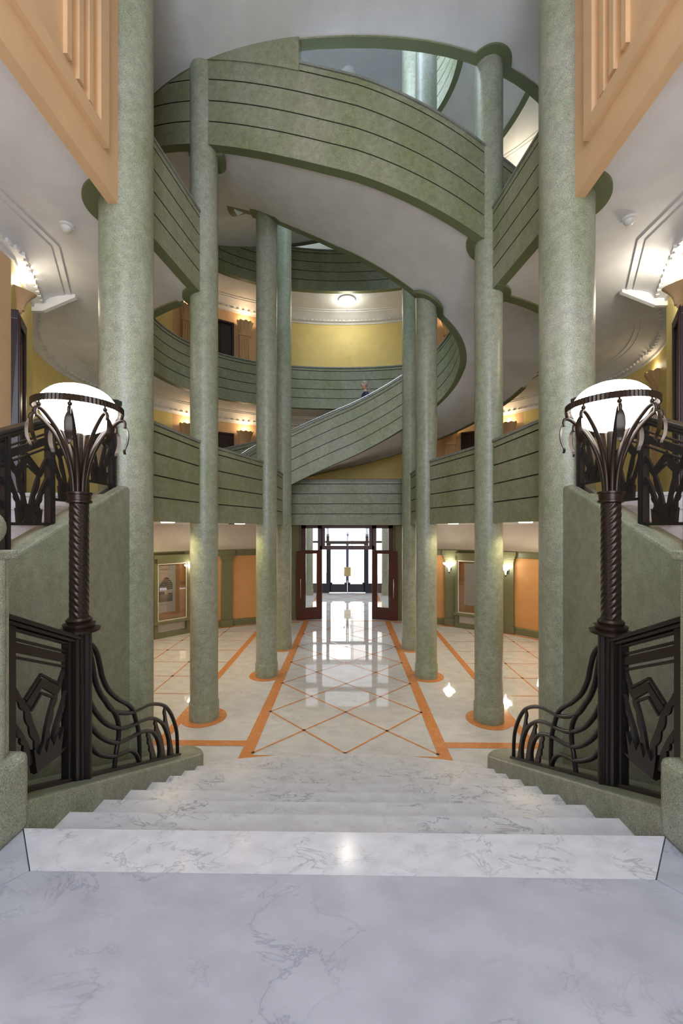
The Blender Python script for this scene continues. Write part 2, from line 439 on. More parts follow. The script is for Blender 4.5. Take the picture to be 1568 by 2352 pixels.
# lower floor with inlays
fz = -7.07
b = MB(); b.box(-16, 16, 3.0, 46, fz-.3, fz, 0)
def strip(x0, y0, x1, y1, w, m=1, z=fz+.006):
    l = math.hypot(x1-x0, y1-y0); nx, ny = -(y1-y0)/l*w/2, (x1-x0)/l*w/2
    b.add([(x0+nx, y0+ny, z), (x1+nx, y1+ny, z), (x1-nx, y1-ny, z), (x0-nx, y0-ny, z)], [(0, 1, 2, 3)], m)
for s_ in (-1, 1):
    strip(s_*3.08, 11.9, s_*3.08, 31.3, .40, z=fz+.010)
    strip(s_*6.1, 13.5, s_*6.1, 29.5, .30, z=fz+.010)
    strip(s_*3.08, 13.38, s_*13, 13.38, .34, z=fz+.008)
    strip(s_*3.08, 33, s_*3.08, 44.5, .34, z=fz+.010)
    for x in (8.3, 10.37, 12.44): strip(s_*x, 13.5, s_*x, YC+9.6*math.sqrt(1-(x/14)**2)-.4, .06)
    for j in range(6):
        y = 17.35+2.07*j
        xe = 14*math.sqrt(max(0, 1-((y-YC)/9.6)**2))-.3
        if xe > 6.3: strip(s_*6.2, y, s_*xe, y, .055)
        for x in (8.3, 10.37, 12.44):
            if x < xe: b.box(s_*x-.05, s_*x+.05, y-.05, y+.05, fz, fz+.012, 2)
    pth = [(s_*-q[0], q[1], fz) if s_ > 0 else (q[0], q[1], fz) for q in [ell(13.75, 9.35, p) for p in range(330, 436, 5)]]
    pr = [(0, .006), (.26*(1 if s_ > 0 else -1), .006), (.26*(1 if s_ > 0 else -1), .0), (0, 0)]
    b.sweep(pth, pr, 1)
    for (cx, cy) in (P2, P3, P4):
        cyl = [(s_*cx+.82*math.cos(a), cy+.82*math.sin(a)) for a in [2*PI*i/40 for i in range(40)]]
        b.prism(cyl, fz, fz+.014, 1)
strip(-3.08, 12.62, 3.08, 12.62, .14, z=fz+.008)
strip(-6.0, 31.2, 6.0, 31.2, .22, z=fz+.008)
g = 1.447
for r in range(0, 13):
    y0 = 12.83+g*r
    if y0+g > 31.3: break
    for cxi in (-2, -1, 0, 1):
        x0 = cxi*g
        if (r+cxi) % 2 == 0: strip(x0, y0, x0+g, y0+g, .07)
        else: strip(x0, y0+g, x0+g, y0, .07)
    for cxi in (-2, -1, 0, 1, 2):
        if (r+cxi) % 2 == 0:
            x = cxi*g; b.add([(x-.07, y0, fz+.013), (x, y0-.07, fz+.013), (x+.07, y0, fz+.013), (x, y0+.07, fz+.013)], [(0, 1, 2, 3)], 2)
for r in range(4):
    y0 = 33.3+g*2*r
    strip(-2.9, y0, 0, y0+2.9, .07); strip(0, y0+2.9, 2.9, y0, .07); strip(-2.9, y0+2.9, 0, y0, .07); strip(0, y0, 2.9, y0+2.9, .07)
tag(b.build('floor', ['lower', 'orange', 'dot']), kind='structure')

# landing the camera stands on
zl = -3.73; lz0 = zl-.3
b = MB()
cl, cr = (-3.37, 4.40), (3.37, 4.40)
g_ = .006
b.prism([(-3.36, 4.40-g_), (3.36, 4.40-g_), (5.9, 1.4), (5.9, -6), (-5.9, -6), (-5.9, 1.4)], lz0, zl, 0)
b.prism([(-3.37-g_, 4.40), (-3.93, 5.0), (-6, 5.0), (-6, 1.32)], lz0, zl, 0)
b.prism([(3.37+g_, 4.40), (3.93, 5.0), (6, 5.0), (6, 1.32)], lz0, zl, 0)
b.box(-9.6, -5.9-g_, -6, .58, lz0, zl); b.box(5.9+g_, 9.6, -6, .58, lz0, zl)
b.box(-9.6, 9.6, -6, 4.95, lz0-.2, lz0, 1)
tag(b.build('floor', ['slab', 'dot']), kind='structure')

# main staircase
st = thing('marble_staircase', 'wide white marble staircase descending in the foreground to the lower hall', 'staircase', (0, 8, -7.07))
bul = [0, 0, 0, 0, .02, .05, .12, .28, .52]
def front_edge(k, off=0, hw=3.93):
    y = 5.02+.828*k+off
    return [(-hw+2*hw*i/20, y+bul[k]*(1-((-hw+2*hw*i/20)/hw)**2)) for i in range(21)]
for k_ in range(9):
    z = -3.73-.371*k_
    b = MB()
    if k_ == 0: back = [(3.36, 4.40), (-3.36, 4.40)]
    else: back = [(x, y) for x, y in reversed(front_edge(k_-1, -.1))]
    b.prism(front_edge(k_)+back, z-.07, z, 0)
    b.prism(front_edge(k_, -.05)+back, z-.371 if k_ < 8 else fz, z-.07, 0)
    b.build('step', 'marble2' if k_ == 0 else 'marble', st)

# side staircases up to level 1
for sd in (-1, 1):
    ss = thing('marble_staircase', 'white marble side stair climbing behind the %s iron balustrade' % ('left' if sd < 0 else 'right'), 'staircase', (sd*7.8, 5, -3.73))
    for i in range(13):
        z = -3.73+.352*(i+1); y = 9.7-(12-i)*.76
        b = MB(); x0, x1 = sorted((sd*6.0, sd*9.6))
        dp = .76 if i < 12 else .699; b.box(x0, x1, y-.04, y+dp, z-.08, z); b.box(x0, x1, y, y+dp, z-.5, z-.08)
        b.build('step', 'marble2', ss)

# front hall: peach upper walls with ribbed frames, rear wall with window
for sd in (-1, 1):
    X = sd*5.72
    b = MB(); x0, x1 = sorted((X, X+sd*.25)); b.box(x0, x1, -6, 10.35, 8.2, 17.0)
    w = tag(b.build('wall_upper_left' if sd < 0 else 'wall_upper_right', 'peach'), kind='structure')
    def rb(y0, y1, z0, z1, t, nm):
        b = MB(); x0, x1 = sorted((X-sd*t, X+sd*.01)); b.box(x0, x1, y0, y1, z0, z1); return b.build(nm, 'peach', w)
    rb(9.34, 9.66, 9.05, 16.99, .13, 'frame_moulding'); rb(-5.5, 9.335, 9.05, 9.40, .13, 'frame_moulding')
    for y in (9.08, 8.74, 8.36): rb(y-.1, y+.04, 9.50+.10*(9.08-y)/.36, 16.99, .09, 'rib')
b = MB(); b.box(-9.8, 9.8, -6.2, -6.0, -3.73, 17); tag(b.build('wall_rear', 'peach'), kind='structure')
b = MB(); b.box(-4.4, 4.4, -5.98, -5.9, -1.5, 14.5); wn = tag(b.build('window_2', 'rear'), kind='structure')
b = MB()
for x in (-4.4, -2.2, 0, 2.2, 4.4): b.box(x-.1, x+.1, -5.9, -5.75, -1.6, 14.6)
for z in (-1.5, 1.5, 5, 8.5, 11.5, 14.5): b.box(-4.5, 4.5, -5.9, -5.75, z-.1, z+.1)
b.build('window_frame', 'wood', wn)

# ramp walls, curbs, newels ------------------------------------------------------
def curbz(y): return -3.42-.455*(y-5.09)
for sd in (-1, 1):
    side = 'left' if sd < 0 else 'right'
    x0, x1 = sorted((sd*5.48, sd*6.0))
    top = lambda y: min(1.06, 1.06+.44*(y-10.15))
    b = MB(); b.prismx([(.4, -7.07), (10.6, -7.07), (10.6, 1.06), (10.15, 1.06), (.4, top(.4))], x0, x1)
    tag(b.build('ramp_wall', 'greyg', bevel=.07), 'smooth grey green stucco side wall rising beneath the %s upper balustrade' % side, 'wall')
    # curb with rounded end
    pl = [(3.92, 5.0), (3.92, 11.1)] + [(4.52-.60*math.cos(a), 11.2+.62*math.sin(a)) for a in [PI*i/12 for i in range(13)]] + [(5.12, 11.1), (5.12, 5.0)]
    pl = [(sd*x, y) for x, y in pl]
    b = MB(); b.prism(pl, -7.07, lambda x, y: curbz(min(y, 11.4)))
    tag(b.build('stair_curb', 'greyg', bevel=.07), 'low grey green stucco curb with rounded end along the %s edge of the foreground stair' % side, 'curb')
    x0, x1 = sorted((sd*3.90, sd*5.47))
    b = MB(); b.box(x0, x1, 3.2, 5.10, -3.75, -2.78)
    tag(b.build('newel_plinth', 'greyg', bevel=.09), 'square grey green block under the %s ball topped newel' % side, 'plinth')
    n_ = thing('newel_post', 'fluted grey green stone newel post topped by a stone ball, at the %s picture edge' % side, 'newel', (sd*4.28, 4.85, -2.78), 'ball topped newel posts')
    c = (sd*4.30, 4.82, 0)
    b = MB(); b.lathe([(.26, -2.78), (.26, -.38)], c, 64, f=lambda a, z, i: 1+.09*abs(math.cos(4*a))**.6-.05); b.build('shaft', 'column', n_, smooth=30)
    b = MB(); b.box(c[0]-.26, c[0]+.26, c[1]-.26, c[1]+.26, -.39, -.27); b.build('cap', 'greyg', n_, bevel=.03)
    b = MB(); b.sphere((c[0], c[1], .0), .25, n=32); b.lathe([(.13, -.28), (.12, -.2)], c, 24); b.build('ball', 'column', n_, smooth=60)

# columns ------------------------------------------------------------------------
def collar(b, cx, cy, z, r, gx=0.0, nx=0, ny=0, th=.14, n=60):
    vs = []
    for zz in (z, z+th):
        for j in range(n):
            a = 2*PI*j/n; x = r*math.cos(a); y = r*math.sin(a)
            d = x*nx+y*ny
            if d < .05: x += nx*(.05-d); y += ny*(.05-d)
            x += cx; y += cy
            vs.append((x, y, zz+gx*(x-cx)))
    b.add(vs, [tuple(range(n)), tuple(range(n, 2*n))]+[(i, (i+1) % n, n+(i+1) % n, n+i) for i in range(n)])
def column(cx, cy, r, z0, z1, label, collars, base=True, group=None):
    t = thing('column', label, 'column', (cx, cy, z0), group)
    b = MB(); b.lathe([(r, z0), (r, z1)], (cx, cy, 0), 64); b.build('shaft', 'column', t, smooth=40)
    if base:
        b = MB(); b.lathe([(r+.035, z0), (r+.035, z0+.60), (r+.02, z0+.64), (r-.01, z0+.65)], (cx, cy, 0), 64); b.build('base', 'column', t, smooth=40)
    for (z, rr, gx, nx, ny) in collars:
        b = MB(); collar(b, cx, cy, z, rr, gx, nx, ny); b.build('collar', 'band', t, smooth=40)
    return t
for sd in (-1, 1):
    s_ = 'left' if sd < 0 else 'right'
    column(sd*P1[0], P1[1], .66, fz, 17.0, 'thickest green stucco column, foreground %s beside the peach wall' % s_, [(8.52, 1.03, 0, sd, 0)])
    column(sd*P2[0], P2[1], .5, fz, 17.0, 'green column second from the foreground on the %s, at the outer ring of the well' % s_,
           [(8.52, .77, 0, sd*1.0, 0), (10.26 if sd > 0 else 13.98, .80, -.38, -sd*.35, .937)] + ([(16.93, .80, 0, .35, -.937)] if sd > 0 else []))
    column(sd*P3[0], P3[1], .5, fz, 30.0, 'green column third from the foreground on the %s, carrying the spiral flight edge' % s_,
           [(10.60 if sd > 0 else 14.74, .79, -.55, sd*.45, -.893)])
    column(sd*P4[0], P4[1], .5, fz, 30.0, 'slim looking bluish column farthest back on the %s beside the entrance aisle' % s_, [])
    column(sd*4.02, 43.3, .38, fz, .3, 'small column in the bright vestibule behind the %s open door leaf' % s_, [])

# spiral flights -----------------------------------------------------------------
def flight(p0, p1, label, i0=None, extra=None):
    f = thing('spiral_staircase', label, 'staircase', (0, YC, interp(T_IN, p0)))
    ps = [p0+(p1-p0)*i/60 for i in range(61)]
    b = MB(); vs = []; fs = []
    for p in ps:
        xi, yi = INN(p); xo, yo = OUT(p); hi = interp(T_IN, p); ho = interp(T_OUT, p)
        for q in range(5):
            t = q/4; vs.append((xi+(xo-xi)*t, yi+(yo-yi)*t, hi+(ho-hi)*t))
        for q in range(5):
            t = q/4; vs.append((xi+(xo-xi)*t, yi+(yo-yi)*t, hi+(ho-hi)*t+.35))
    for i in range(60):
        for q in range(4):
            fs.append((i*10+q, i*10+q+1, i*10+q+11, i*10+q+10)); fs.append((i*10+q+5, i*10+q+6, i*10+q+16, i*10+q+15))
        fs.append((i*10, i*10+10, i*10+15, i*10+5)); fs.append((i*10+4, i*10+14, i*10+19, i*10+9))
    fs += [(0, 1, 2, 3, 4, 9, 8, 7, 6, 5), tuple(600+q for q in (0, 1, 2, 3, 4, 9, 8, 7, 6, 5))]
    b.add(vs, fs); b.build('soffit', 'white', f, smooth=40)
    for nm, E, T, wd, a0, a1 in (('inner_parapet', INN, T_IN, (-.14, .20), p0, p1), ('outer_parapet', OUT, T_OUT, (-.20, .14), extra[0] if extra else p0, extra[1] if extra else p1)):
        path = [(*E(a0+(a1-a0)*i/72), interp(T, a0+(a1-a0)*i/72)) for i in range(73)]
        hh = 2.98 if nm == 'inner_parapet' else 3.28
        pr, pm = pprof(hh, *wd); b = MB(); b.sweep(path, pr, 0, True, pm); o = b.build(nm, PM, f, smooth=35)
        mid = sum(wd)/2
        c = MB(); c.sweep(path, [(mid-.2, hh-.01), (mid+.2, hh-.01), (mid+.2, hh+.07), (mid+.14, hh+.11), (mid-.14, hh+.11), (mid-.2, hh+.07)]); c.build('coping', 'coping', o, smooth=35)
        if nm == 'inner_parapet': c = MB(); c.tube([(x, y, z+3.18) for x, y, z in path], .03, 8); c.build('handrail', 'steel', o, smooth=60)
    nst = max(4, int((p1-p0)/180*24)); b = MB()
    for i in range(nst):
        a0 = p0+(p1-p0)*i/nst; a1 = p0+(p1-p0)*(i+1)/nst
        z = max(interp(T_IN, a1), interp(T_OUT, a1))+.62
        q0 = [INN(a0+(a1-a0)*j/2) for j in range(3)]; q1 = [OUT(a0+(a1-a0)*j/2) for j in reversed(range(3))]
        b.prism(q0+q1, z-.62, z)
    b.build('tread_run', 'marble', f)
    return f
flight(0, 182, 'first spiral flight crossing behind the far columns, with a woman descending it', extra=(12, 165))
flight(182, 372, 'second spiral flight sweeping across the top of the well with a broad white underside', extra=(196, 345))
flight(372, 535, 'topmost spiral flight glimpsed through the oval ceiling opening')

# flight parapet closes up to the ceiling at its upper left
path = [(*OUT(p), 0) for p in [277+i*2 for i in range(35)]]
b = MB(); n_ = len(path); vs = []
for (x, y, _), p in zip(path, [277+i*2 for i in range(35)]):
    dx, dy = x, y-YC; l = math.hypot(dx, dy); ux, uy = dx/l, dy/l
    zb = interp(T_OUT, p)+3.0
    for o in (-.13, .19): vs += [(x+ux*o, y+uy*o, min(16.99, zb)), (x+ux*o, y+uy*o, 17.05)]
fs = []
for i in range(n_-1):
    a = i*4; fs += [(a, a+4, a+5, a+1), (a+2, a+6, a+7, a+3), (a, a+2, a+6, a+4), (a+1, a+3, a+7, a+5)]
fs += [(0, 1, 3, 2), ((n_-1)*4, (n_-1)*4+1, (n_-1)*4+3, (n_-1)*4+2)]
b.add(vs, fs); tag(b.build('parapet_infill', 'green', smooth=40), 'stepped green wall piece joining the big curved parapet to the grey ceiling', 'parapet')

# level parapets -------------------------------------------------------------------
def seg(a, c, ra, rc, z):
    l = math.hypot(c[0]-a[0], c[1]-a[1]); ux, uy = (c[0]-a[0])/l, (c[1]-a[1])/l
    return [(a[0]+ux*ra, a[1]+uy*ra, z), (c[0]-ux*rc, c[1]-uy*rc, z)]
for sd in (-1, 1):
    s_ = 'left' if sd < 0 else 'right'
    m_ = lambda p: (sd*p[0], p[1])
    wd = (-.09, .26) if sd < 0 else (-.26, .09)
    for (a, c, ra, rc, z, lab) in (
        (P1, P2, .6, .42, .26, 'lower gallery parapet between the thickest and second columns, %s' % s_),
        (P2, P3, .42, .42, .26, 'lower gallery parapet between the second and third columns, %s' % s_),
        (P3, P4, .42, .42, .26, 'lower gallery parapet hidden mostly behind the third column, %s' % s_),
        (P1, P2, .6, .42, 8.6, 'middle gallery parapet seen steeply from below, beside the thickest %s column' % s_)):
        o = parapet(seg(m_(a), m_(c), ra, rc, z), 2.81, name='gallery_parapet', w=wd)
        tag(o, lab, 'parapet')
o = parapet([(-3.76, 24.5, .26), (-3.72, 26.6, .26), (3.72, 26.6, .26), (3.76, 24.5, .26)], 2.81, name='gallery_parapet', w=(-.09, .26))
tag(o, 'straight lower gallery parapet above the entrance doors', 'parapet')
def oval(p0, p1, z, lab):
    path = [(*OUT(p0+(p1-p0)*i/60), z) for i in range(61)]
    tag(parapet(path, 2.81, name='gallery_parapet', w=(-.20, .14)), lab, 'parapet')
oval(304, 505, 8.6, 'curved gallery parapet sweeping round the back of the middle storey below the yellow wall')
oval(378, 643, 17.0, 'curved top gallery parapet, dark underside, ringing the oval ceiling opening')
# edge band of level 2 slab on the right (opening to the flight)
path = [(*OUT(p), 8.54) for p in range(146, 240, 4)]
b = MB(); b.sweep(path, [(-.2, 0), (.14, 0), (.14, .2), (-.2, .2)]); tag(b.build('trim_%d' % 20, 'band', smooth=40), kind='structure')

# upper side balustrades ---------------------------------------------------------------
def panel_parts(b, X, y0, z0, W_=1.0, hs=1.0, shear=0.0):
    """agave ornament: b gets flat leaves; coordinates measured in a 1.0 wide panel"""
    f = lambda u, v: (y0+u*W_, z0+v*hs+shear*u*W_)
    t = .028
    def leaf(pts, w, side):
        q = catmull([f(*p) for p in pts], 5)
        b.ribbon(q, X, w, t*(1+.13*len(b.f)/40), scallop=.035, side=side, nsc=4)
    leaf([(.30, .20), (.22, .42), (.12, .62), (.03, .84)], lambda s: .085-.04*s, 1)
    leaf([(.42, .20), (.36, .48), (.24, .84), (.12, 1.0), (.03, 1.16)], lambda s: .09-.04*s, 1)
    leaf([(.52, .20), (.60, .50), (.74, .86), (.86, 1.08), (.97, 1.26)], lambda s: .09-.04*s, -1)
    leaf([(.64, .20), (.74, .42), (.84, .64), (.97, .86)], lambda s: .085-.04*s, -1)
    for off, w in ((0, .035), (-.10, .12), (-.22, .035)):
        b.ribbon([f(.16+off*-.15, .92+off*.5), f(.46, 1.26+off), f(.80+off*.15, .98+off*.5)], X, w, t*(.8-off))
    for cx, w, h in ((.27, .13, .27), (.50, .24, .33), (.74, .13, .27)):
        w2 = w/2
        b.prismx([f(cx-w2*.8, 0), f(cx-w2*1.25, h*.95), f(cx-w2*.55, h*.62), f(cx-w2*.25, h*1.05), f(cx, h*.65), f(cx+w2*.3, h*1.05), f(cx+w2*.6, h*.62), f(cx+w2*1.25, h*.95), f(cx+w2*.8, 0)], X-t*(.9+cx*.3), X+t*(.9+cx*.3))
for sd in (-1, 1):
    s_ = 'left' if sd < 0 else 'right'
    X = sd*5.75
    r = thing('balustrade', 'dark wrought iron balustrade with agave panels on the sloping wall, upper %s' % s_, 'balustrade', (X, 8, .2))
    bz = lambda y: -.43+.466*(y-6.92)
    tz = lambda y: 1.72+.466*(y-6.92)
    b = MB(); b.prismx([(4.6, bz(4.6)), (10.1, bz(10.1)), (10.1, bz(10.1)-.08), (4.6, bz(4.6)-.08)], X-.07, X+.07); b.build('base_rail', 'iron', r)
    b = MB(); q = [(4.6, tz(4.6)), (10.12, tz(10.12))]
    for dz, hw, h in ((0, .13, .07), (-.07, .09, .07), (-.14, .05, .05)):
        b.prismx([(q[0][0], q[0][1]+dz), (q[1][0], q[1][1]+dz), (q[1][0], q[1][1]+dz-h), (q[0][0], q[0][1]+dz-h)], X-hw, X+hw)
    b.prismx([(10.0, tz(10.1)-.02), (10.32, tz(10.1)+.02), (10.32, tz(10.1)-.1), (10.0, tz(10.1)-.2)], X-.12, X+.12)
    b.build('handrail', 'iron', r, bevel=.02)
    for y in (4.75, 5.81, 6.87, 7.93, 8.99, 10.05):
        b = MB(); b.box(X-.06, X+.06, y-.06, y+.06, bz(y)-.06, tz(y)-.1); b.box(X-.09, X+.09, y-.03, y+.03, bz(y)-.03, tz(y)-.12); b.build('post', 'iron', r)
    for i, y in enumerate((4.75, 5.81, 6.87, 7.93, 8.99)):
        b = MB(); y0, y1 = y+.06, y+1.0
        for dz, h in ((-.30, .035), (-.38, .15), (-.58, .035)):
            b = MB(); b.prismx([(y0, tz(y0)+dz), (y1, tz(y1)+dz), (y1, tz(y1)+dz-h), (y0, tz(y0)+dz-h)], X-.025, X+.025); b.build('rail_bar', 'iron', r)
        zb = bz(y+1.06)+.06
        b = MB(); b.box(X-.04, X+.04, y0-.01, y1, zb-.05, zb); b.build('rail_bar', 'iron', r)
        b = MB(); panel_parts(b, X, y0, zb, .94, 1.0); b.build('agave_panel', 'iron', r)

# curb railings with scrolls ------------------------------------------------------------
C1 = [(6.84, -1.91), (7.0, -2.0), (7.16, -2.19), (7.26, -2.45), (7.34, -2.7), (7.53, -3.01), (7.86, -3.32), (8.15, -3.53), (8.37, -3.74), (8.5, -4.0), (8.62, -4.32), (8.66, -4.64), (8.65, -5.04)]
C2 = [(6.84, -1.95), (6.96, -2.09), (7.04, -2.35), (7.12, -2.67), (7.28, -2.98), (7.53, -3.29), (7.74, -3.54), (7.86, -3.8), (7.86, -4.07), (7.78, -4.3), (7.71, -4.61)]
C2b = [(7.38, -3.1), (7.62, -3.41), (7.95, -3.62), (8.31, -3.78), (8.65, -3.86), (9.01, -3.93), (9.4, -4.07), (9.83, -4.3), (10.14, -4.59), (10.39, -4.95), (10.56, -5.35), (10.6, -5.93)]
C3 = [(6.84, -2.05), (6.89, -2.4), (6.9, -2.75), (7.0, -3.03), (7.2, -3.32), (7.49, -3.63), (7.9, -3.9), (8.31, -4.05), (8.7, -4.14), (9.14, -4.28), (9.47, -4.47), (9.76, -4.72), (9.98, -5.07), (10.08, -5.39), (10.06, -5.69)]
C4 = [(6.84, -3.18), (7.0, -3.42), (7.24, -3.71), (7.58, -4.0), (7.9, -4.17), (8.31, -4.28), (8.65, -4.36), (9.01, -4.5), (9.27, -4.67), (9.47, -4.94), (9.56, -5.21), (9.53, -5.44)]
C5 = [(6.84, -3.48), (6.96, -3.71), (7.16, -3.97), (7.45, -4.19), (7.71, -4.34), (8.0, -4.44), (8.26, -4.53), (8.48, -4.71), (8.59, -4.88), (8.65, -5.03)]
LV = [[(9.83, -4.35), (9.91, -4.72), (10.1, -5.23), (10.26, -5.78)], [(9.36, -4.41), (9.44, -4.66), (9.65, -5.06), (9.78, -5.56)], [(9.01, -4.51), (9.1, -4.78), (9.23, -5.1), (9.31, -5.34)]]
for sd in (-1, 1):
    s_ = 'left' if sd < 0 else 'right'
    X = sd*4.35
    r = thing('stair_railing', 'black iron stair railing with agave panel and wave scrolls on the %s curb' % s_, 'railing', (X, 8, -4.8))
    b = MB(); b.prismx([(5.12, curbz(5.12)+.06), (10.66, curbz(10.66)+.06), (10.66, curbz(10.66)-.02), (5.12, curbz(5.12)-.02)], X-.07, X+.07); b.build('base_rail', 'iron', r)
    hz = lambda y: -1.17-.47*(y-5.29)
    b = MB()
    for dz, hw, h in ((0.02, .13, .07), (-.05, .10, .06), (-.11, .05, .05)):
        b.prismx([(5.05, hz(5.05)+dz), (6.62, hz(6.62)+dz), (6.62, hz(6.62)+dz-h), (5.05, hz(5.05)+dz-h)], X-hw, X+hw)
    b.build('handrail', 'iron', r, bevel=.02)
    b = MB(); b.box(X-.06, X+.06, 5.22, 5.34, curbz(5.28), hz(5.28)); b.build('post', 'iron', r)
    b = MB(); b.box(X-.06, X+.06, 6.36, 6.52, curbz(6.44), hz(6.44)); b.build('post', 'iron', r)
    b = MB()
    for dz, h in ((-.25, .035), (-.31, .13), (-.49, .035)):
        b = MB(); b.prismx([(5.34, hz(5.34)+dz), (6.4, hz(6.4)+dz), (6.4, hz(6.4)+dz-h), (5.34, hz(5.34)+dz-h)], X-.03, X+.03); b.build('rail_bar', 'iron', r)
    b = MB(); b.tube([(X, 5.72, -3.46), (X, 6.42, -3.46)], .03, 6); b.build('rail_bar', 'iron', r)
    b = MB()
    def lf(pts, w, side, sc_=.03): b.ribbon(catmull(pts, 5), X, lambda q: .8*w(q), .03+.0001*len(b.f), scallop=sc_, side=side, nsc=5)
    lf([(5.34, -2.08), (5.47, -2.33), (5.58, -2.50), (5.66, -2.75), (5.76, -3.0), (5.83, -3.3)], lambda s: .07+.05*s, -1)
    lf([(5.34, -2.57), (5.47, -2.79), (5.57, -3.01), (5.66, -3.3)], lambda s: .05+.05*s, -1)
    lf([(5.90, -3.3), (5.96, -2.97), (6.05, -2.7), (6.14, -2.52), (6.25, -2.34), (6.38, -2.12)], lambda s: .12-.07*s, -1)
    lf([(6.06, -3.3), (6.15, -3.02), (6.25, -2.82), (6.38, -2.55)], lambda s: .10-.06*s, -1)
    b.ribbon([(5.56, -2.36), (5.85, -2.12), (6.18, -2.37)], X, .035, .045)
    b.ribbon([(5.60, -2.46), (5.855, -2.24), (6.16, -2.47)], X, .13, .045)
    b.ribbon([(5.66, -2.56), (5.86, -2.39), (6.10, -2.55)], X, .035, .045)
    b.prismx([(5.72, -3.47), (5.66, -3.10), (5.76, -3.24), (5.84, -3.12), (5.90, -3.28), (5.98, -3.10), (6.05, -3.26), (6.13, -3.12), (6.17, -3.24), (6.27, -3.08), (6.20, -3.47)], X-.05, X+.05)
    b.build('agave_panel', 'iron', r)
    for cv in (C1, C2, C2b, C3, C4, C5):
        b = MB(); b.tube([(X, y, z) for y, z in catmull(cv, 5)], .042, 8, flat=1.15); b.build('scroll', 'iron', r, smooth=60)
    for lv in LV:
        b = MB(); b.ribbon(catmull(lv, 6), X, lambda s: .035+.13*s**.7, .04, scallop=.045, side=-1, nsc=5); b.build('leaf', 'iron', r)

# torchere lamps ---------------------------------------------------------------------------
for sd in (-1, 1):
    s_ = 'left' if sd < 0 else 'right'
    cx, cy = sd*4.35, 6.70
    t = thing('standing_lamp', 'tall bronze standing lamp with glowing white glass bowl on the %s stair curb' % s_, 'lamp', (cx, cy, curbz(cy)))
    c = (cx, cy, 0)
    b = MB(); b.lathe([(.165, curbz(cy)-.05), (.165, -1.70)], c, 64, f=lambda a, z, i: 1+.13*math.cos(8*a)); b.box(cx-.11, cx+.11, cy-.24, cy+.16, curbz(cy)-.05, -1.72)
    b.build('pillar', 'iron', t, smooth=40)
    b = MB(); b.lathe([(.16, -1.74), (.31, -1.70), (.31, -1.66), (.22, -1.64), (.24, -1.60), (.24, -1.57), (.18, -1.55), (.20, -1.51), (.17, -1.48), (.14, -1.46)], c, 40); b.build('lower_collar', 'bronze', t, smooth=50)
    pr = [(.135, -1.50+1.93*i/110) for i in range(111)]
    b = MB(); b.lathe(pr, c, 64, f=lambda a, z, i: 1+.13*abs(math.cos(4*(a-sd*(z+1.5)*7.0)))**1.0-.05); b.build('twisted_shaft', 'bronze', t, smooth=60)
    b = MB(); b.lathe([(.14, .40), (.185, .42), (.185, .45), (.165, .46), (.17, .55), (.19, .56), (.19, .59), (.12, .60)], c, 48, f=lambda a, z, i: 1+.02*math.cos(24*a)); b.build('upper_collar', 'bronze', t, smooth=50)
    b = MB(); b.tube([(cx, cy, .5), (cx, cy, 1.66)], .055, 12); b.build('centre_stem', 'bronze', t, smooth=60)
    for j in range(8):
        a = 2*PI*(j+.5)/8; ca, sa = math.cos(a), math.sin(a)
        pf = catmull([(.085, .5), (.11, .85), (.19, 1.2), (.34, 1.53), (.50, 1.74), (.59, 1.82), (.65, 1.83), (.675, 1.78), (.665, 1.71)], 5)
        b = MB(); b.tube([(cx+q*ca, cy+q*sa, z) for q, z in pf], lambda s: .036-.012*s, 8); st_ = b.build('stem', 'bronze', t, smooth=60)
        b = MB(); b.sphere((cx+.62*ca, cy+.62*sa, 1.885), .035, n=10); b.tube([(cx+.62*ca, cy+.62*sa, 1.83), (cx+.62*ca, cy+.62*sa, 1.95)], .015, 6); b.build('knob', 'bronze', st_, smooth=60)
        # hanging leaf
        b = MB(); L = catmull([(.672, 1.76), (.715, 1.64), (.71, 1.47), (.665, 1.33), (.675, 1.26)], 5); n2 = len(L); vs = []
        for i, (q, z) in enumerate(L):
            w = .05*math.sin(PI*(i/(n2-1))**.8)*(1 if i < n2-1 else 0)+.006
            for (du, dq) in ((-w, .012), (0, -.02), (w, .012), (0, .02)):
                vs.append((cx+(q+dq)*ca-du*sa, cy+(q+dq)*sa+du*ca, z))
        fs = [(i*4+j2, i*4+(j2+1) % 4, i*4+4+(j2+1) % 4, i*4+4+j2) for i in range(n2-1) for j2 in range(4)]+[(0, 1, 2, 3), tuple(range(n2*4-4, n2*4))]
        b.add(vs, fs); b.build('leaf', 'bronze', st_, smooth=40)
    b = MB(); R_ = .64
    b.lathe([(R_-.012, 1.93), (R_+.012, 1.93), (R_+.012, 2.03), (R_-.012, 2.03), (R_-.012, 1.93)], c, 144, f=lambda a, z, i: 1+.010*(1 if int(round(a/(2*PI)*144)) % 2 else -1), cap=False)
    b.build('ring', 'bronze', t)
    prb = []
    for i in range(25):
        th = -PI/2+PI*i/24; r_ = .545*math.cos(th); z = (1.99+.37*math.sin(th)) if th > 0 else (1.99+.43*math.sin(th))
        prb.append((max(.002, r_), z))
    b = MB(); b.lathe(prb, c, 64, f=lambda a, z, i: 1+.035*abs(math.cos(5*a))*(1 if z > 1.9 else .5)); b.build('glass_bowl', 'globe', t, smooth=70)

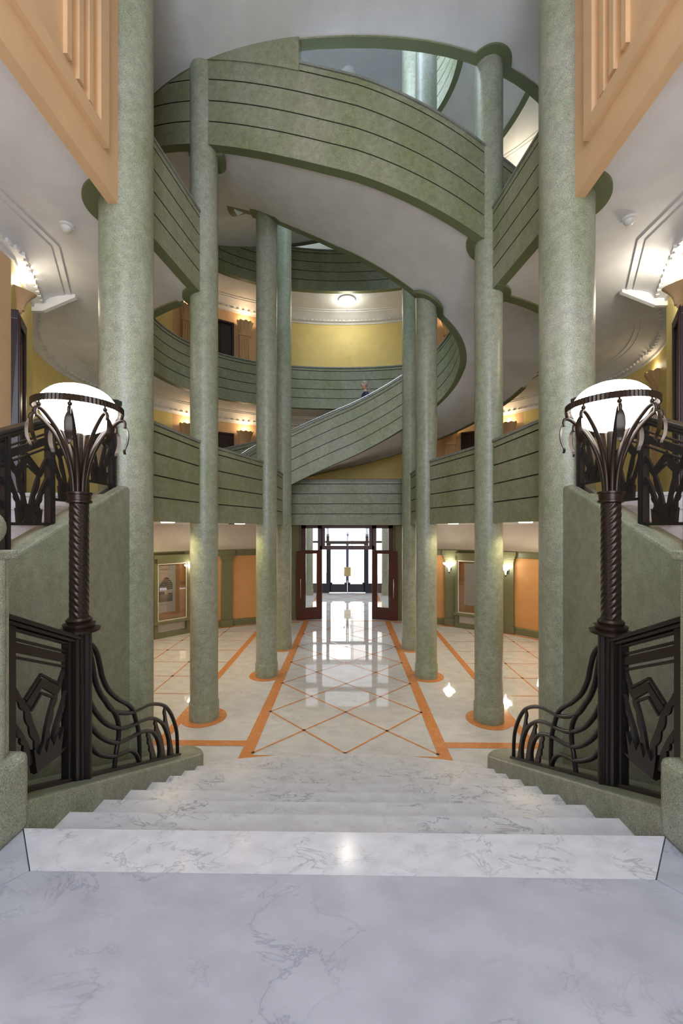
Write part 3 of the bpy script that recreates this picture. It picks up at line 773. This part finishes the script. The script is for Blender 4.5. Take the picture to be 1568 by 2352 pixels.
# pilasters with scalloped capitals, doors, shelf on level walls -------------------------------------------------
def wall_at(x, a=14.8, b_=11.2, yoff=None):
    y = YC+b_*math.sqrt(1-(x/a)**2); ty, tx = -b_*x/(a*a*math.sqrt(1-(x/a)**2)), 1
    return x, y, math.atan2(ty, tx)
def pilaster(cx, cy, an, z0, zt, w, label, mat='peach', grp=None):
    t = thing('pilaster', label, 'pilaster', (cx, cy, z0), grp)
    T = rotT(cx, cy, an)
    b = MB(); b.T = T; b.box(-w*.42, w*.42, -.14, .1, z0, zt-.95)
    for j in range(5):
        u = -w*.34+w*.17*j; b.box(u-.03, u+.03, -.18, -.12, z0+.5, zt-1.05)
    b.build('shaft', mat, t)
    b = MB(); b.T = T; b.box(-w*.5, w*.5, -.2, .1, z0, z0+.45); b.build('base', mat, t, bevel=.03)
    b = MB(); b.T = T; b.box(-w*.5, w*.5, -.22, .1, zt-.98, zt-.90)
    vs = []; n = 33; rows = 8
    for i in range(rows+1):
        s = i/rows; rad = w*.42+w*.20*s**1.8
        dep = .18+.34*s**1.8
        for j in range(n):
            u = j/(n-1); a = PI*u; lob = 1+.12*s*abs(math.sin(PI*u*5))
            vs.append((-rad*math.cos(a)*lob, -dep*math.sin(a)**.6*lob, zt-.90+.90*s+(.07*abs(math.sin(PI*u*5)) if i == rows else 0)))
    fs = [(i*n+j, i*n+j+1, (i+1)*n+j+1, (i+1)*n+j) for i in range(rows) for j in range(n-1)]
    fs += [tuple(rows*n+j for j in range(n)), tuple(range(n))]
    fs += [tuple([i*n for i in range(rows+1)]+[i*n+n-1 for i in reversed(range(rows+1))])]
    b.add(vs, fs); b.build('capital', mat, t, smooth=40)
    return t
LIGHTS = []
dn = 3
for sd in (-1, 1):
    s_ = 'left' if sd < 0 else 'right'
    for lv, zf, nm in ((0, .85, 'lower gallery'), (8.35, 9.35, 'middle gallery')):
        for X in (7.85, 11.35):
            x, y, an = wall_at(sd*X)
            pilaster(x, y-.1, an, zf, 7.3+lv, .95, 'peach pilaster with shell capital, %s back of the %s, %s the door' % (s_, nm, 'inward of' if X < 9 else 'outward of'))
            LIGHTS.append((x-.2*math.sin(-an), y-.1-.2*math.cos(an), 7.47+lv, 8, (1, .80, .50)))
        x, y, an = wall_at(sd*9.6)
        b = MB(); b.T = rotT(x, y-.05, an); b.box(-1.15, -1.0, -.2, .1, zf, 7.15+lv); b.box(1.0, 1.15, -.2, .1, zf, 7.15+lv); b.box(-1.15, 1.15, -.2, .1, 7.0+lv, 7.15+lv); b.box(-1.0, 1.0, -.1, .05, zf, 7.0+lv)
        d = tag(b.build('door_%d' % dn, 'wood2'), kind='structure'); dn += 1
        b = MB(); b.T = rotT(x, y-.05, an)
        for u in (-.75, .15): b.box(u, u+.6, -.14, -.1, zf+.5, zf+2.6); b.box(u, u+.6, -.14, -.1, zf+3.0, zf+5.8)
        b.build('door_panel', 'wood2', d)
    an = math.atan2(YC-19.06, sd*14.6) if False else (PI/2-.28)*(-sd)
    if sd > 0: pilaster(sd*14.52, 19.25, -sd*(PI/2+.25) if sd > 0 else (PI/2+.25), .85, 7.2, .8, 'fluted peach pilaster with shell capital on the %s curved wall, level with the lamp bowl' % s_)
    LIGHTS.append((sd*(14.4 if sd > 0 else 12.0), 19.2, 7.47 if sd > 0 else 5.5, 7 if sd > 0 else 5, (1, .86, .6)))  # left entry is an added wall fill with no fixture
    # near pier capital and splayed door
    t = thing('wall_lamp', 'flared peach plaster uplighter above the dark door at the far %s edge' % s_, 'wall lamp', (sd*10.3, 12.75, 6.85))
    T = rotT(sd*10.32, 12.72, (1.07)*(1 if sd < 0 else -1)); b = MB(); b.T = T; vs = []; n = 25; rows = 8
    for i in range(rows+1):
        s = i/rows; wd_ = .17+.24*s**2.2; dp = .14+.34*s**2.2
        for j in range(n):
            a = PI*j/(n-1); vs.append((-wd_*math.copysign(abs(math.cos(a))**.45, math.cos(a)), -dp*abs(math.sin(a))**.45, 6.88+.52*s))
    fs = [(i*n+j, i*n+j+1, (i+1)*n+j+1, (i+1)*n+j) for i in range(rows) for j in range(n-1)]+[tuple(range(n))]+[tuple([i*n for i in range(rows+1)]+[i*n+n-1 for i in reversed(range(rows+1))])]
    b.add(vs, fs); b.build('bowl', 'peach', t, smooth=45)
    b = MB(); b.T = T; b.sphere((0, -.05, 6.85), .12, n=14); b.build('boss', 'peach', t, smooth=60)
    a0 = (sd*9.90, 12.0); a1 = (sd*10.52, 13.1)
    an = math.atan2(a1[1]-a0[1], a1[0]-a0[0]); L = math.hypot(a1[0]-a0[0], a1[1]-a0[1])
    b = MB(); b.T = rotT(*a0, an); yo = .0
    b.box(.03, .17, -.16, .16, .85, 6.5); b.box(L-.15, L, -.16, .16, .85, 6.5); b.box(.03, L, -.16, .16, 6.25, 6.5); b.box(.17, L-.15, -.08, .08, .85, 6.25)
    d = tag(b.build('door_%d' % dn, 'wood2', bevel=.03), kind='structure'); dn += 1
    b = MB(); b.T = rotT(*a0, an)
    for xx in (.08, .22): b.box(xx, xx+.02, -.18, .18, .85, 6.4)
    b.box(.3, L-.3, -.1, .1, 1.4, 5.8); b.build('door_panel', 'wood', d)
    b = MB(); b.add([(sd*x, y+o, z) for o in (0, .14) for x, y, z in ((9.95, 14.9, 8.6), (9.95, 14.9, 8.50), (10.95, 14.62, 7.86), (11.5, 14.5, 7.80), (11.5, 14.5, 8.6))],
                    [(0, 1, 2, 3, 4), (5, 6, 7, 8, 9), (0, 1, 6, 5), (1, 2, 7, 6), (2, 3, 8, 7), (3, 4, 9, 8), (4, 0, 5, 9)])
    tag(b.build('plaster_bracket', 'white'), 'white triangular plaster bracket under the side ceiling beside the peach uplighter, %s' % s_, 'bracket')

# lower hall fittings
def on_low(x): return wall_at(x, 14.0, 9.6)
def low_pil(X, label):
    x, y, an = on_low(X); t = thing('pilaster', label, 'pilaster', (x, y, fz)); T = rotT(x, y, an)
    b = MB(); b.T = T; b.box(-.38, .38, -.25, .05, fz+.5, -2.2); b.build('shaft', 'moss', t, bevel=.02)
    b = MB(); b.T = T; b.box(-.44, .44, -.3, .05, fz, fz+.5); b.build('base', 'moss', t, bevel=.02)
    b = MB(); b.T = T
    for i, (w, z0, z1) in enumerate(((.40, -2.35, -2.25), (.44, -2.25, -2.05), (.50, -2.05, -1.9), (.56, -1.9, -1.58))): b.box(-w, w, -.2-w*.25, .05, z0, z1)
    b.build('capital', 'moss', t, bevel=.02)
low_pil(7.55, 'green pilaster with stepped capital holding the left of the two right wall lamps')
low_pil(10.95, 'green pilaster with stepped capital between the right display case and the ochre wall')
low_pil(-8.7, 'green pilaster on the ochre wall seen between the second and third left columns')
low_pil(-10.7, 'green pilaster right of the left display case, edge seen behind the second left column')
def case(Xa, Xb, label):
    xa, ya, _ = on_low(Xa); xb, yb, _ = on_low(Xb); an = math.atan2(yb-ya, xb-xa); L = math.hypot(xb-xa, yb-ya)
    t = thing('display_case', label, 'display case', ((xa+xb)/2, (ya+yb)/2, fz)); T = rotT(xa, ya, an)
    b = MB(); b.T = T; b.box(0, L, -.22, -.02, fz, -6.05); b.build('plinth', 'frieze', t)
    b = MB(); b.T = T; b.box(0, L, -.24, -.14, -6.05, -2.3); b.build('back_panel', 'ochre', t)
    b = MB(); b.T = T
    b.box(0, .22, -.5, -.1, fz, -1.95); b.box(L-.22, L, -.5, -.1, fz, -1.95); b.box(0, L, -.5, -.1, -2.3, -1.75); b.box(0, L, -.52, -.1, fz, fz+.3)
    b.build('frame', 'moss', t, bevel=.03)
    b = MB(); b.T = T; b.box(-.05, L+.05, -.62, -.1, -6.2, -6.0); b.build('sill', 'moss', t, bevel=.04)
    b = MB(); b.T = T; b.box(.22, .27, -.46, -.40, -6.0, -2.3); b.box(L-.27, L-.22, -.46, -.40, -6.0, -2.3); b.box(.22, L-.22, -.46, -.40, -2.36, -2.3); b.box(.22, L-.22, -.46, -.40, -6.0, -5.95)
    b.build('inner_frame', 'cream', t)
    b = MB(); b.T = T; b.box(.25, L-.25, -.44, -.42, -6.0, -2.35); b.build('pane', 'glass2', t)
    return T, L
def text_mesh(body, size, T, x, z, y, mat, parent):
    cu = bpy.data.curves.new('lettering', 'FONT'); cu.body = body; cu.size = size; cu.extrude = .002
    o = bpy.data.objects.new('lettering', cu); col.objects.link(o)
    dg = bpy.context.evaluated_depsgraph_get(); me = bpy.data.meshes.new_from_object(o.evaluated_get(dg))
    bpy.data.objects.remove(o)
    b = MB(); b.T = T; b.v = [T((v.co.x+x, y-v.co.z, v.co.y+z)) for v in me.vertices]; b.f = [(list(p.vertices), 0) for p in me.polygons]
    return b.build('lettering', mat, parent)
TL, LL = case(-12.55, -10.95, 'green framed display case with a poster, seen between the two nearest left columns')
TR, LR = case(7.95, 10.6, 'green framed display case between the two right wall lamps')
def ppos(T, x, z): return T((x, -.26, z))
po = thing('poster', 'white poster with two dark photographs of a building in the left display case', 'poster', ppos(TL, .9, -5.6))
b = MB(); b.T = TL; b.box(.22, 1.45, -.28, -.26, -5.5, -2.42); b.build('sheet', 'paper', po)
b = MB(); b.T = TL
pts = [(.30, -4.05), (.30, -3.9), (.45, -3.65), (.62, -3.4), (.75, -3.22), (.88, -3.2), (.95, -3.25), (1.1, -3.42), (1.24, -3.62), (1.24, -4.0)]
vs = [(x, -.285, z) for x, z in pts]+[(x, -.29, z) for x, z in pts]; n = len(pts)
b.add(vs, [tuple(range(n)), tuple(range(n, 2*n))]+[(i, (i+1) % n, n+(i+1) % n, n+i) for i in range(n)])
for j in range(5): b.box(.42+.05*j, 1.2-.03*j, -.294, -.289, -3.92+.13*j, -3.89+.13*j, 1)
b.build('printed_photograph', ['ink', 'paper'], po)
b = MB(); b.T = TL; b.box(.28, 1.24, -.29, -.285, -4.8, -4.5); b.box(.28, .72, -.29, -.285, -4.5, -4.12); b.box(.95, 1.24, -.29, -.285, -4.5, -4.25); b.box(.72, .95, -.29, -.285, -4.5, -4.33)
for j in range(9): b.box(.33+.1*j, .35+.1*j, -.294, -.289, -4.6, -4.33, 1)
b.build('printed_photograph', ['ink', 'frieze'], po)
text_mesh('MONS IV', .16, TL, .45, -2.75, -.285, 'ink2', po)
text_mesh('1935 - 1936', .07, TL, .40, -2.95, -.285, 'ink2', po)
text_mesh('FOTO ARCHIVIO', .07, TL, .40, -5.0, -.285, 'ink2', po)
po = thing('poster', 'plain pale poster in the right display case, left of the second right column', 'poster', ppos(TR, .8, -5.6))
b = MB(); b.T = TR; b.box(.62, 1.6, -.28, -.26, -5.45, -2.5); b.build('sheet', 'paper', po)
po = thing('poster', 'pale poster with a column of dark photographs in the right display case', 'poster', ppos(TR, 2.5, -5.6))
b = MB(); b.T = TR; b.box(LR-1.0, LR-.3, -.28, -.26, -5.5, -2.45); b.build('sheet', 'paper', po)
for z0, z1 in ((-3.1, -2.55), (-3.7, -3.25), (-4.2, -3.85), (-5.4, -4.35)):
    b = MB(); b.T = TR; b.box(LR-.92, LR-.42, -.29, -.282, z0, z1); b.build('printed_photograph', 'ink', po)
def sconce(X, label):
    x, y, an = on_low(X); T = rotT(x, y, an); t = thing('wall_lamp', label, 'wall lamp', T((0, -.3, -2.9)))
    b = MB(); b.T = T; b.box(-.12, .12, -.30, -.24, -3.05, -2.75); b.tube([(0, -.28, -2.9), (0, -.5, -2.95), (0, -.62, -2.8)], .03, 8); b.build('bracket', 'bronze', t)
    b = MB(); b.T = T; b.lathe([(.02, -3.1), (.05, -2.95), (.08, -2.82), (.16, -2.78), (.2, -2.68), (.36, -2.62), (.42, -2.5), (.40, -2.48), (.02, -2.46)], (0, -.62, 0), 24, f=lambda a, z, i: 1+.05*math.cos(8*a)); b.build('shade', 'sconce', t, smooth=50)
    b = MB(); b.T = T; b.sphere((0, -.62, -3.16), .06, n=10); b.build('finial', 'bronze', t)
    LIGHTS.append((*T((0, -.8, -2.7))[:2], -2.45, 7, (1, .86, .62)))
sconce(7.55, 'glowing shell glass wall lamp at the left of the right display case')
sconce(10.95, 'glowing shell glass wall lamp on the pilaster right of the second right column')
sconce(-10.75, 'glowing wall lamp whose edge peeks past the second left column')
for sd in (-1, 1):
    for (X, y, d) in ((6.2, 14.2, 0), (4.85, 18.6, 1)):
        b = MB(); b.lathe([(.22, .18), (.25, .26)], (sd*X, y, 0), 24)
        tag(b.build('downlight', 'strip'), 'warm ceiling spot under the lower gallery beside the %s column, %s' % ('third' if d else 'second', 'left' if sd < 0 else 'right'), 'ceiling light')

# ceiling lamps and smoke detectors
t = thing('ceiling_lamp', 'round glowing ceiling lamp under the top gallery at the centre back', 'ceiling lamp', (0, 30.4, 17))
b = MB(); b.lathe([(.62, 16.90), (.62, 17.0)], (0, 30.4, 0), 40); b.build('base', 'white', t, smooth=40)
b = MB(); b.lathe([(.02, 16.66), (.3, 16.69), (.5, 16.78), (.58, 16.9), (.02, 16.91)], (0, 30.4, 0), 40); b.build('shade', 'ceil', t, smooth=50)
t = thing('ceiling_lamp', 'small unlit round fixture glimpsed through the oval ceiling opening', 'ceiling lamp', (.1, 27.0, 30))
b = MB(); b.lathe([(.03, 29.7), (.35, 29.74), (.48, 29.86), (.5, 30.0)], (.1, 27.0, 0), 30); b.build('shade', 'plastic', t, smooth=50)
for sd in (-1, 1):
    t = thing('smoke_detector', 'round white smoke detector on the %s side ceiling' % ('left' if sd < 0 else 'right'), 'smoke detector', (sd*7.9, 11.5, 8.6))
    b = MB(); b.lathe([(.19, 8.54), (.19, 8.6)], (sd*7.9, 11.5, 0), 30); b.build('base', 'plastic', t, smooth=40)
    b = MB(); b.lathe([(.03, 8.42), (.09, 8.44), (.13, 8.50), (.14, 8.54)], (sd*7.9, 11.5, 0), 30); b.build('sensor', 'plastic', t, smooth=40)

# entrance screen with open leaves ---------------------------------------------------------
b = MB(); y0, y1 = 31.95, 32.15
for x in (3.4, 2.12): 
    for sd in (-1, 1): b.box(min(sd*(x-.17), sd*(x+.17)), max(sd*(x-.17), sd*(x+.17)), y0, y1, fz, .2)
b.box(-3.57, 3.57, y0, y1, -.02, .26)
b.box(-2.12, 2.12, y0, y1, -1.68, -1.38)
b.box(-2.0, -1.72, y0, y1, -1.4, 0); b.box(1.72, 2.0, y0, y1, -1.4, 0)
for sd in (-1, 1): 
    xs = sorted((sd*2.2, sd*3.3)); b.box(*xs, y0, y1, -2.0, -1.72); b.box(*xs, y0, y1, fz, -6.3)
es = tag(b.build('door_%d' % dn, 'wood'), kind='structure'); dn += 1
for (a, c, z0, z1) in ((-1.72, 1.72, -1.38, -.02), (-3.23, -2.29, -1.72, -.02), (2.29, 3.23, -1.72, -.02), (-3.23, -2.29, -6.3, -2.0), (2.29, 3.23, -6.3, -2.0)):
    b = MB(); b.box(a, c, 32.03, 32.06, z0, z1); b.build('pane', 'glass', es)
for sd in (-1, 1):
    s_ = 'left' if sd < 0 else 'right'
    t = thing('door_leaf', 'brown glazed entrance door leaf standing open on the %s of the aisle' % s_, 'door', (sd*1.97, 31.9, fz+.03))
    an = math.atan2(-.62, sd*1.92); T = rotT(sd*1.97, 31.9, an); L = 2.02
    b = MB(); b.T = T
    b.box(0, .40, -.07, .07, fz+.05, -1.78); b.box(L-.62, L, -.07, .07, fz+.05, -1.78); b.box(.4, L-.62, -.07, .07, -1.98, -1.78); b.box(.4, L-.62, -.07, .07, fz+.05, -6.12)
    b.build('leaf_frame', 'wood', t, bevel=.02)
    b = MB(); b.T = T; b.box(.4, L-.62, -.015, .015, -6.12, -1.98); b.build('pane', 'glass', t)
    b = MB(); b.T = T; ys = .22*(-1 if sd > 0 else 1)
    b.tube([(L-.3, 0, -3.9), (L-.3, ys, -3.9), (L-.3, ys, -5.3), (L-.3, 0, -5.3)], .03, 8); b.build('handle', 'steel', t, smooth=50)

# vestibule and street --------------------------------------------------------------------------
for sd, nm in ((-1, 'wall_vestibule_left'), (1, 'wall_vestibule_right')):
    b = MB(); xs = sorted((sd*7.0, sd*7.2)); b.box(*xs, 32.2, 44.8, fz, .5); xs = sorted((sd*3.57, sd*7.2)); b.box(*xs, 32.0, 32.2, fz, .5)
    tag(b.build(nm, 'cream'), kind='structure')
b = MB(); b.box(-7.2, 7.2, 32.16, 45.0, .28, .5); tag(b.build('ceiling', 'white'), kind='structure')
b = MB(); y0, y1 = 44.7, 44.9
for x in (-6.9, -4.9, -3.0, -2.15, 2.15, 3.0, 4.9, 6.9): b.box(x-.13, x+.13, y0, y1, fz, .28)
b.box(-2.3, -1.98, y0-.05, y1, fz, .28); b.box(1.98, 2.3, y0-.05, y1, fz, .28)
b.box(-7, 7, y0, y1, -1.62, -1.40)
tag(b.build('door_%d' % dn, 'blackdoor'), kind='structure'); outer = b; dn += 1
od = [o for o in col.objects if o.name == 'door_%d' % (dn-1)][0]
b = MB()
for a, c in ((-6.9, -4.9), (-4.9, -3.0), (-3.0, -2.15), (2.15, 3.0), (3.0, 4.9), (4.9, 6.9)): b.box(a, c, y0+.03, y1-.03, fz, -6.05)
b.build('lower_panel', 'blackdoor', od)
for a, c in ((-6.9, -2.2), (-2.0, 2.0), (2.2, 6.9)):
    b = MB(); b.box(a, c, 44.8, 44.82, -1.4, .2); b.build('pane', 'glass', od)
for sd in (-1, 1):
    t = thing('door_leaf', 'closed black street door leaf with brass plate, %s of the pair at the back' % ('left' if sd < 0 else 'right'), 'door', (sd*1, 44.75, fz+.08))
    b = MB(); f = lambda a, c: sorted((sd*a, sd*c))
    b.box(*f(.02, .14), y0, y1, fz+.06, -1.62); b.box(*f(1.82, 1.98), y0, y1, fz+.06, -1.62); b.box(*f(.1, 1.9), y0, y1, fz+.06, -6.12); b.box(*f(.1, 1.9), y0, y1, -1.75, -1.62)
    b.box(*f(.1, .32), y0, y1, -6.2, -5.95); b.box(*f(1.65, 1.9), y0, y1, -6.2, -5.95)
    b.build('leaf_frame', 'blackdoor', t)
    b = MB(); b.box(*f(.14, 1.82), 44.8, 44.82, -6.12, -1.75); b.build('pane', 'glass', t)
    b = MB(); b.box(*f(.02, .36), y0-.06, y0-.01, -5.25, -4.25); b.build('push_plate', 'brass', t)
b = MB(); b.box(-40, 40, 45.0, 80, fz-.4, fz-.1); tag(b.build('street', 'pave'), 'pale street paving outside the entrance doors', 'street')
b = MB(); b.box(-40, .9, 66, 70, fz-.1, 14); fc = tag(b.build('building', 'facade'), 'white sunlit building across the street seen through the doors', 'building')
b = MB()
for j in range(8): b.box(-2.6+.22*j, -2.5+.22*j, 65.93, 66, -4.4, -3.8)
b.build('sign_lettering', 'frieze', fc)
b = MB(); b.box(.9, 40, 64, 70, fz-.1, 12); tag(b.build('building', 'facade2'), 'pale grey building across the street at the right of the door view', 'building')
t = thing('street_lamp', 'dark street lamp with two globes seen through the transom window', 'street lamp', (0, 56, fz))
b = MB(); b.lathe([(.14, fz-.1), (.07, -3), (.06, -.7)], (0, 56, 0), 12); b.tube([(-.5, 56, -.7), (0, 56, -.95), (.5, 56, -.7)], .05, 8); b.box(-.16, .16, 55.9, 56.1, -1.1, -.5); b.build('post', 'blue', t)
for x in (-.5, .5):
    b = MB(); b.sphere((x, 56, -.5), .2, n=14); b.build('globe', 'cream', t, smooth=60)

# woman on the far flight ---------------------------------------------------------------------------
def woman():
    psi = 98; xi, yi = INN(psi); xo, yo = OUT(psi); t_ = .30
    px, py = xi+(xo-xi)*t_, yi+(yo-yi)*t_
    zf = max(interp(T_IN, psi), interp(T_OUT, psi))+.68
    u = 1/S
    # metres, local: facing -x (descending to the left), z up
    root = thing('person', 'woman in a navy T-shirt with tied back greying hair walking down the far flight', 'person', (px, py, zf))
    def skin(name, verts, edges, mat, parent, sub=2):
        me = bpy.data.meshes.new(name); me.from_pydata([v[:3] for v in verts], edges, []); me.materials.append(M[mat])
        o = bpy.data.objects.new(name, me); col.objects.link(o); o.parent = parent
        md = o.modifiers.new('skin', 'SKIN'); me.skin_vertices or None
        if not me.skin_vertices: bpy.context.view_layer.update()
        sv = me.skin_vertices[0].data if me.skin_vertices else None
        if sv:
            for s_, v in zip(sv, verts): s_.radius = (v[3], v[4] if len(v) > 4 else v[3])
            sv[0].use_root = True
        m2 = o.modifiers.new('sub', 'SUBSURF'); m2.levels = sub; m2.render_levels = sub
        for p in me.polygons: p.use_smooth = True
        md.use_smooth_shade = True
        return o
    V = []; E = []
    def v(x, y, z, r, r2=None, link=None):
        V.append((x, y, z, r, r2 if r2 else r))
        if link is not None: E.append((link, len(V)-1))
        return len(V)-1
    pel = v(0, 0, .92, .115, .15); wa = v(.01, 0, 1.06, .095, .125, pel); ch = v(.0, 0, 1.26, .105, .15, wa); sh = v(.01, 0, 1.38, .075, .13, ch); nk = v(.0, 0, 1.45, .045, .045, sh); nk2 = v(-.015, 0, 1.52, .045, .045, nk)
    for s_ in (-1, 1):
        h = v(-.02 if s_ < 0 else .02, s_*.09, .86, .085, None, pel)
        k1 = v(-.12 if s_ < 0 else .03, s_*.095, .48, .058, None, h); a1 = v(-.08 if s_ < 0 else .16, s_*.095, .10, .038, None, k1); f1 = v(-.22 if s_ < 0 else .02, s_*.1, .035, .03, .04, a1)
        s1 = v(.01, s_*.17, 1.36, .05, None, sh); e1 = v(.05, s_*.21, 1.10, .036, None, s1); w1 = v(-.13, s_*.20, .96, .025, None, e1); hd = v(-.19, s_*.20, .95, .026, .018, w1)
        for j, (dy, ln) in enumerate(((-.024, .065), (-.008, .08), (.008, .075), (.024, .06))):
            q1 = v(-.19-ln*.55, s_*.20+dy, .935, .0085, None, hd); v(-.19-ln, s_*.20+dy, .905, .007, None, q1)
        q1 = v(-.20, s_*.20-s_*.035, .945, .010, None, hd); v(-.235, s_*.20-s_*.045, .93, .008, None, q1)
    body = skin('body', V, E, 'skin', root)
    # head as its own shaped part of the body
    b = MB(); ox, oy, oz = px, py, zf
    def sp(cx, cy, cz, rx, ry, rz, n=24, rows=16):
        vs = []
        for i in range(rows+1):
            ph = -PI/2+PI*i/rows
            for j in range(n):
                a = 2*PI*j/n; x = math.cos(ph)*math.cos(a); y = math.cos(ph)*math.sin(a); z = math.sin(ph)
                fx = -x  # front is -x
                bump = 0
                if fx > .6 and abs(y) < .22: bump += .16*math.exp(-((z+.12)/.16)**2)*(1-abs(y)/.22)   # nose
                if fx > .5 and abs(abs(y)-.33) < .16: bump -= .05*math.exp(-((z-.08)/.10)**2)        # eye sockets
                if fx > .5 and abs(y) < .3: bump += .04*math.exp(-((z+.45)/.07)**2)                  # lips
                jaw = 1-.22*max(0, -z-.2)
                vs.append((cx+(x-bump)*rx*u, cy+y*ry*jaw*u, cz+z*rz*u))
        return vs, [(i*n+j, i*n+(j+1) % n, (i+1)*n+(j+1) % n, (i+1)*n+j) for i in range(rows) for j in range(n)]
    hz = oz+1.615*u; hx = ox-.035*u
    vs, fs = sp(hx, oy, hz, .092, .072, .112); b.add(vs, fs)
    for s_ in (-1, 1): b.sphere((hx+.012*u, oy+s_*.074*u, hz-.01*u), .018*u, n=10, sx=1, sy=.5, sz=1.6)
    b.build('head', 'skin', body, smooth=60)
    b = MB()
    for s_ in (-1, 1): b.sphere((hx-.080*u, oy+s_*.028*u, hz+.012*u), .012*u, n=10)
    b.build('eye', 'ink2', body)
    b = MB()
    vs, fs = sp(hx+.012*u, oy, hz+.018*u, .100, .082, .112)
    vs = [(max(x, hx-.045*u+(.045*u if z < hz+.02*u else 0)) if z < hz+.075*u else x, y, z) for x, y, z in vs]
    b.add(vs, fs)
    b.tube([(hx+.09*u, oy, hz+.02*u), (hx+.135*u, oy, hz-.03*u), (hx+.145*u, oy, hz-.12*u), (hx+.13*u, oy, hz-.2*u)], lambda s: (.035-.02*s)*u, 10)
    b.build('hair', 'hair', body, smooth=60)
    b = MB(); b.sphere((hx+.115*u, oy, hz+.0*u), .024*u, n=10); b.build('hair_tie', 'plastic', body)
    V2 = []; E2 = []
    def w(x, y, z, r, r2=None, link=None):
        V2.append((x, y, z, r, r2 if r2 else r))
        if link is not None: E2.append((link, len(V2)-1))
        return len(V2)-1
    a = w(0, 0, .90, .128, .165); c = w(.01, 0, 1.08, .110, .140, a); d = w(0, 0, 1.26, .120, .165, c); e = w(.01, 0, 1.385, .085, .14, d); g_ = w(.005, 0, 1.425, .055, .06, e)
    for s_ in (-1, 1): f = w(.012, s_*.17, 1.365, .062, None, e); w(.035, s_*.195, 1.22, .052, None, f)
    skin('shirt', V2, E2, 'shirt', body)
    V2.clear(); E2.clear()
    a = w(0, 0, .90, .13, .168)
    for s_ in (-1, 1): h = w(-.02 if s_ < 0 else .02, s_*.095, .80, .095, None, a); k1 = w(-.12 if s_ < 0 else .03, s_*.095, .48, .068, None, h); w(-.085 if s_ < 0 else .155, s_*.095, .13, .05, None, k1)
    skin('trousers', V2, E2, 'trousers', body)
    for s_ in (-1, 1):
        b = MB(); fx = -.15 if s_ < 0 else .09
        b.sphere((ox+fx*u, oy+s_*.098*u, oz+.03*u), .05*u, n=14, sx=2.3, sy=.9, sz=.62); b.build('shoe', 'shoe', body, smooth=60)
woman()

# ------------------------------------------------------------------ lights
def light(kind, loc, energy, color, size=.1, rot=None, spot=None, sizey=None):
    d = bpy.data.lights.new('scene_light', kind); d.energy = energy; d.color = color
    if kind == 'AREA':
        d.size = size*S
        if sizey: d.shape = 'RECTANGLE'; d.size_y = sizey*S
    else: d.shadow_soft_size = size*S
    if spot: d.spot_size = spot; d.spot_blend = .6
    o = bpy.data.objects.new('scene_light', d); col.objects.link(o); o.location = (loc[0]*S, loc[1]*S, (loc[2]+H)*S)
    if rot: o.rotation_euler = rot
    return o
for (x, y, z, e, c) in LIGHTS: light('POINT', (x, y, z), e, c, .25)
for sd in (-1, 1):
    light('POINT', (sd*4.35, 6.7, 2.75), 12, (1, .97, .92), .5)
    light('POINT', (sd*10.15, 12.85, 7.75), 6 if sd < 0 else 22, (1, .95, .82), .2)
    light('SPOT', (sd*6.2, 14.2, .1), 42, (1, .84, .52), .3, (0, 0, 0), 2.6)
    light('SPOT', (sd*4.85, 18.6, .1), 34, (1, .84, .52), .3, (0, 0, 0), 2.6)
    light('AREA', (sd*9.5, 22, .2), 50, (1, .82, .52), 5, (0, 0, 0))  # broad warm fill added under each gallery side, no fixture
for sd in (-1, 1): light('POINT', (sd*11.5, 27.5, 23.9), 16, (1, .86, .62), .3)  # fixtureless fills added to warm the top gallery
light('POINT', (0, 30.4, 16.4), 25, (1, .95, .8), .5)
light('AREA', (0, -5.6, 6.5), 300, (.76, .86, 1), 8.4, (PI/2, 0, 0), sizey=15)
light('AREA', (0, 17.4, 30.2), 480, (.72, .86, 1), 16, (0, 0, 0), sizey=5)  # overhead daylight added beneath the unseen skylight
light('AREA', (0, 38, .2), 55, (.8, .88, 1), 10, (0, 0, 0))  # bluish vestibule fill, added to brighten the lower floor

sun = light('SUN', (0, 20, 60), 15, (1, .98, .95), .1, (math.radians(42), 0, math.radians(12))); sun.data.angle = .01
# world: bright overcast sky
wd = bpy.data.worlds.new('World'); sc.world = wd; wd.use_nodes = True
bg = wd.node_tree.nodes['Background']; bg.inputs[0].default_value = (.95, .97, 1, 1); bg.inputs[1].default_value = 3.0

# ------------------------------------------------------------------ camera
cam = bpy.data.cameras.new('Camera'); co = bpy.data.objects.new('Camera', cam); col.objects.link(co)
co.location = (.10*S, 0, H*S); co.rotation_euler = (PI/2, 0, math.radians(.95))
cam.sensor_fit = 'VERTICAL'; cam.sensor_height = 36; cam.sensor_width = 24; cam.lens = 940/2352*36
cam.shift_y = 37/2352; cam.clip_start = .05; cam.clip_end = 200
sc.camera = co
sc.view_settings.view_transform = 'Standard'; sc.view_settings.look = 'None'; sc.view_settings.gamma = 1
sc.view_settings.exposure = .42
c = sc.cycles
c.max_bounces = 7; c.diffuse_bounces = 4; c.glossy_bounces = 3; c.transmission_bounces = 4; c.transparent_max_bounces = 8
c.sample_clamp_indirect = 6; c.caustics_reflective = False; c.caustics_refractive = False; c.use_denoising = True
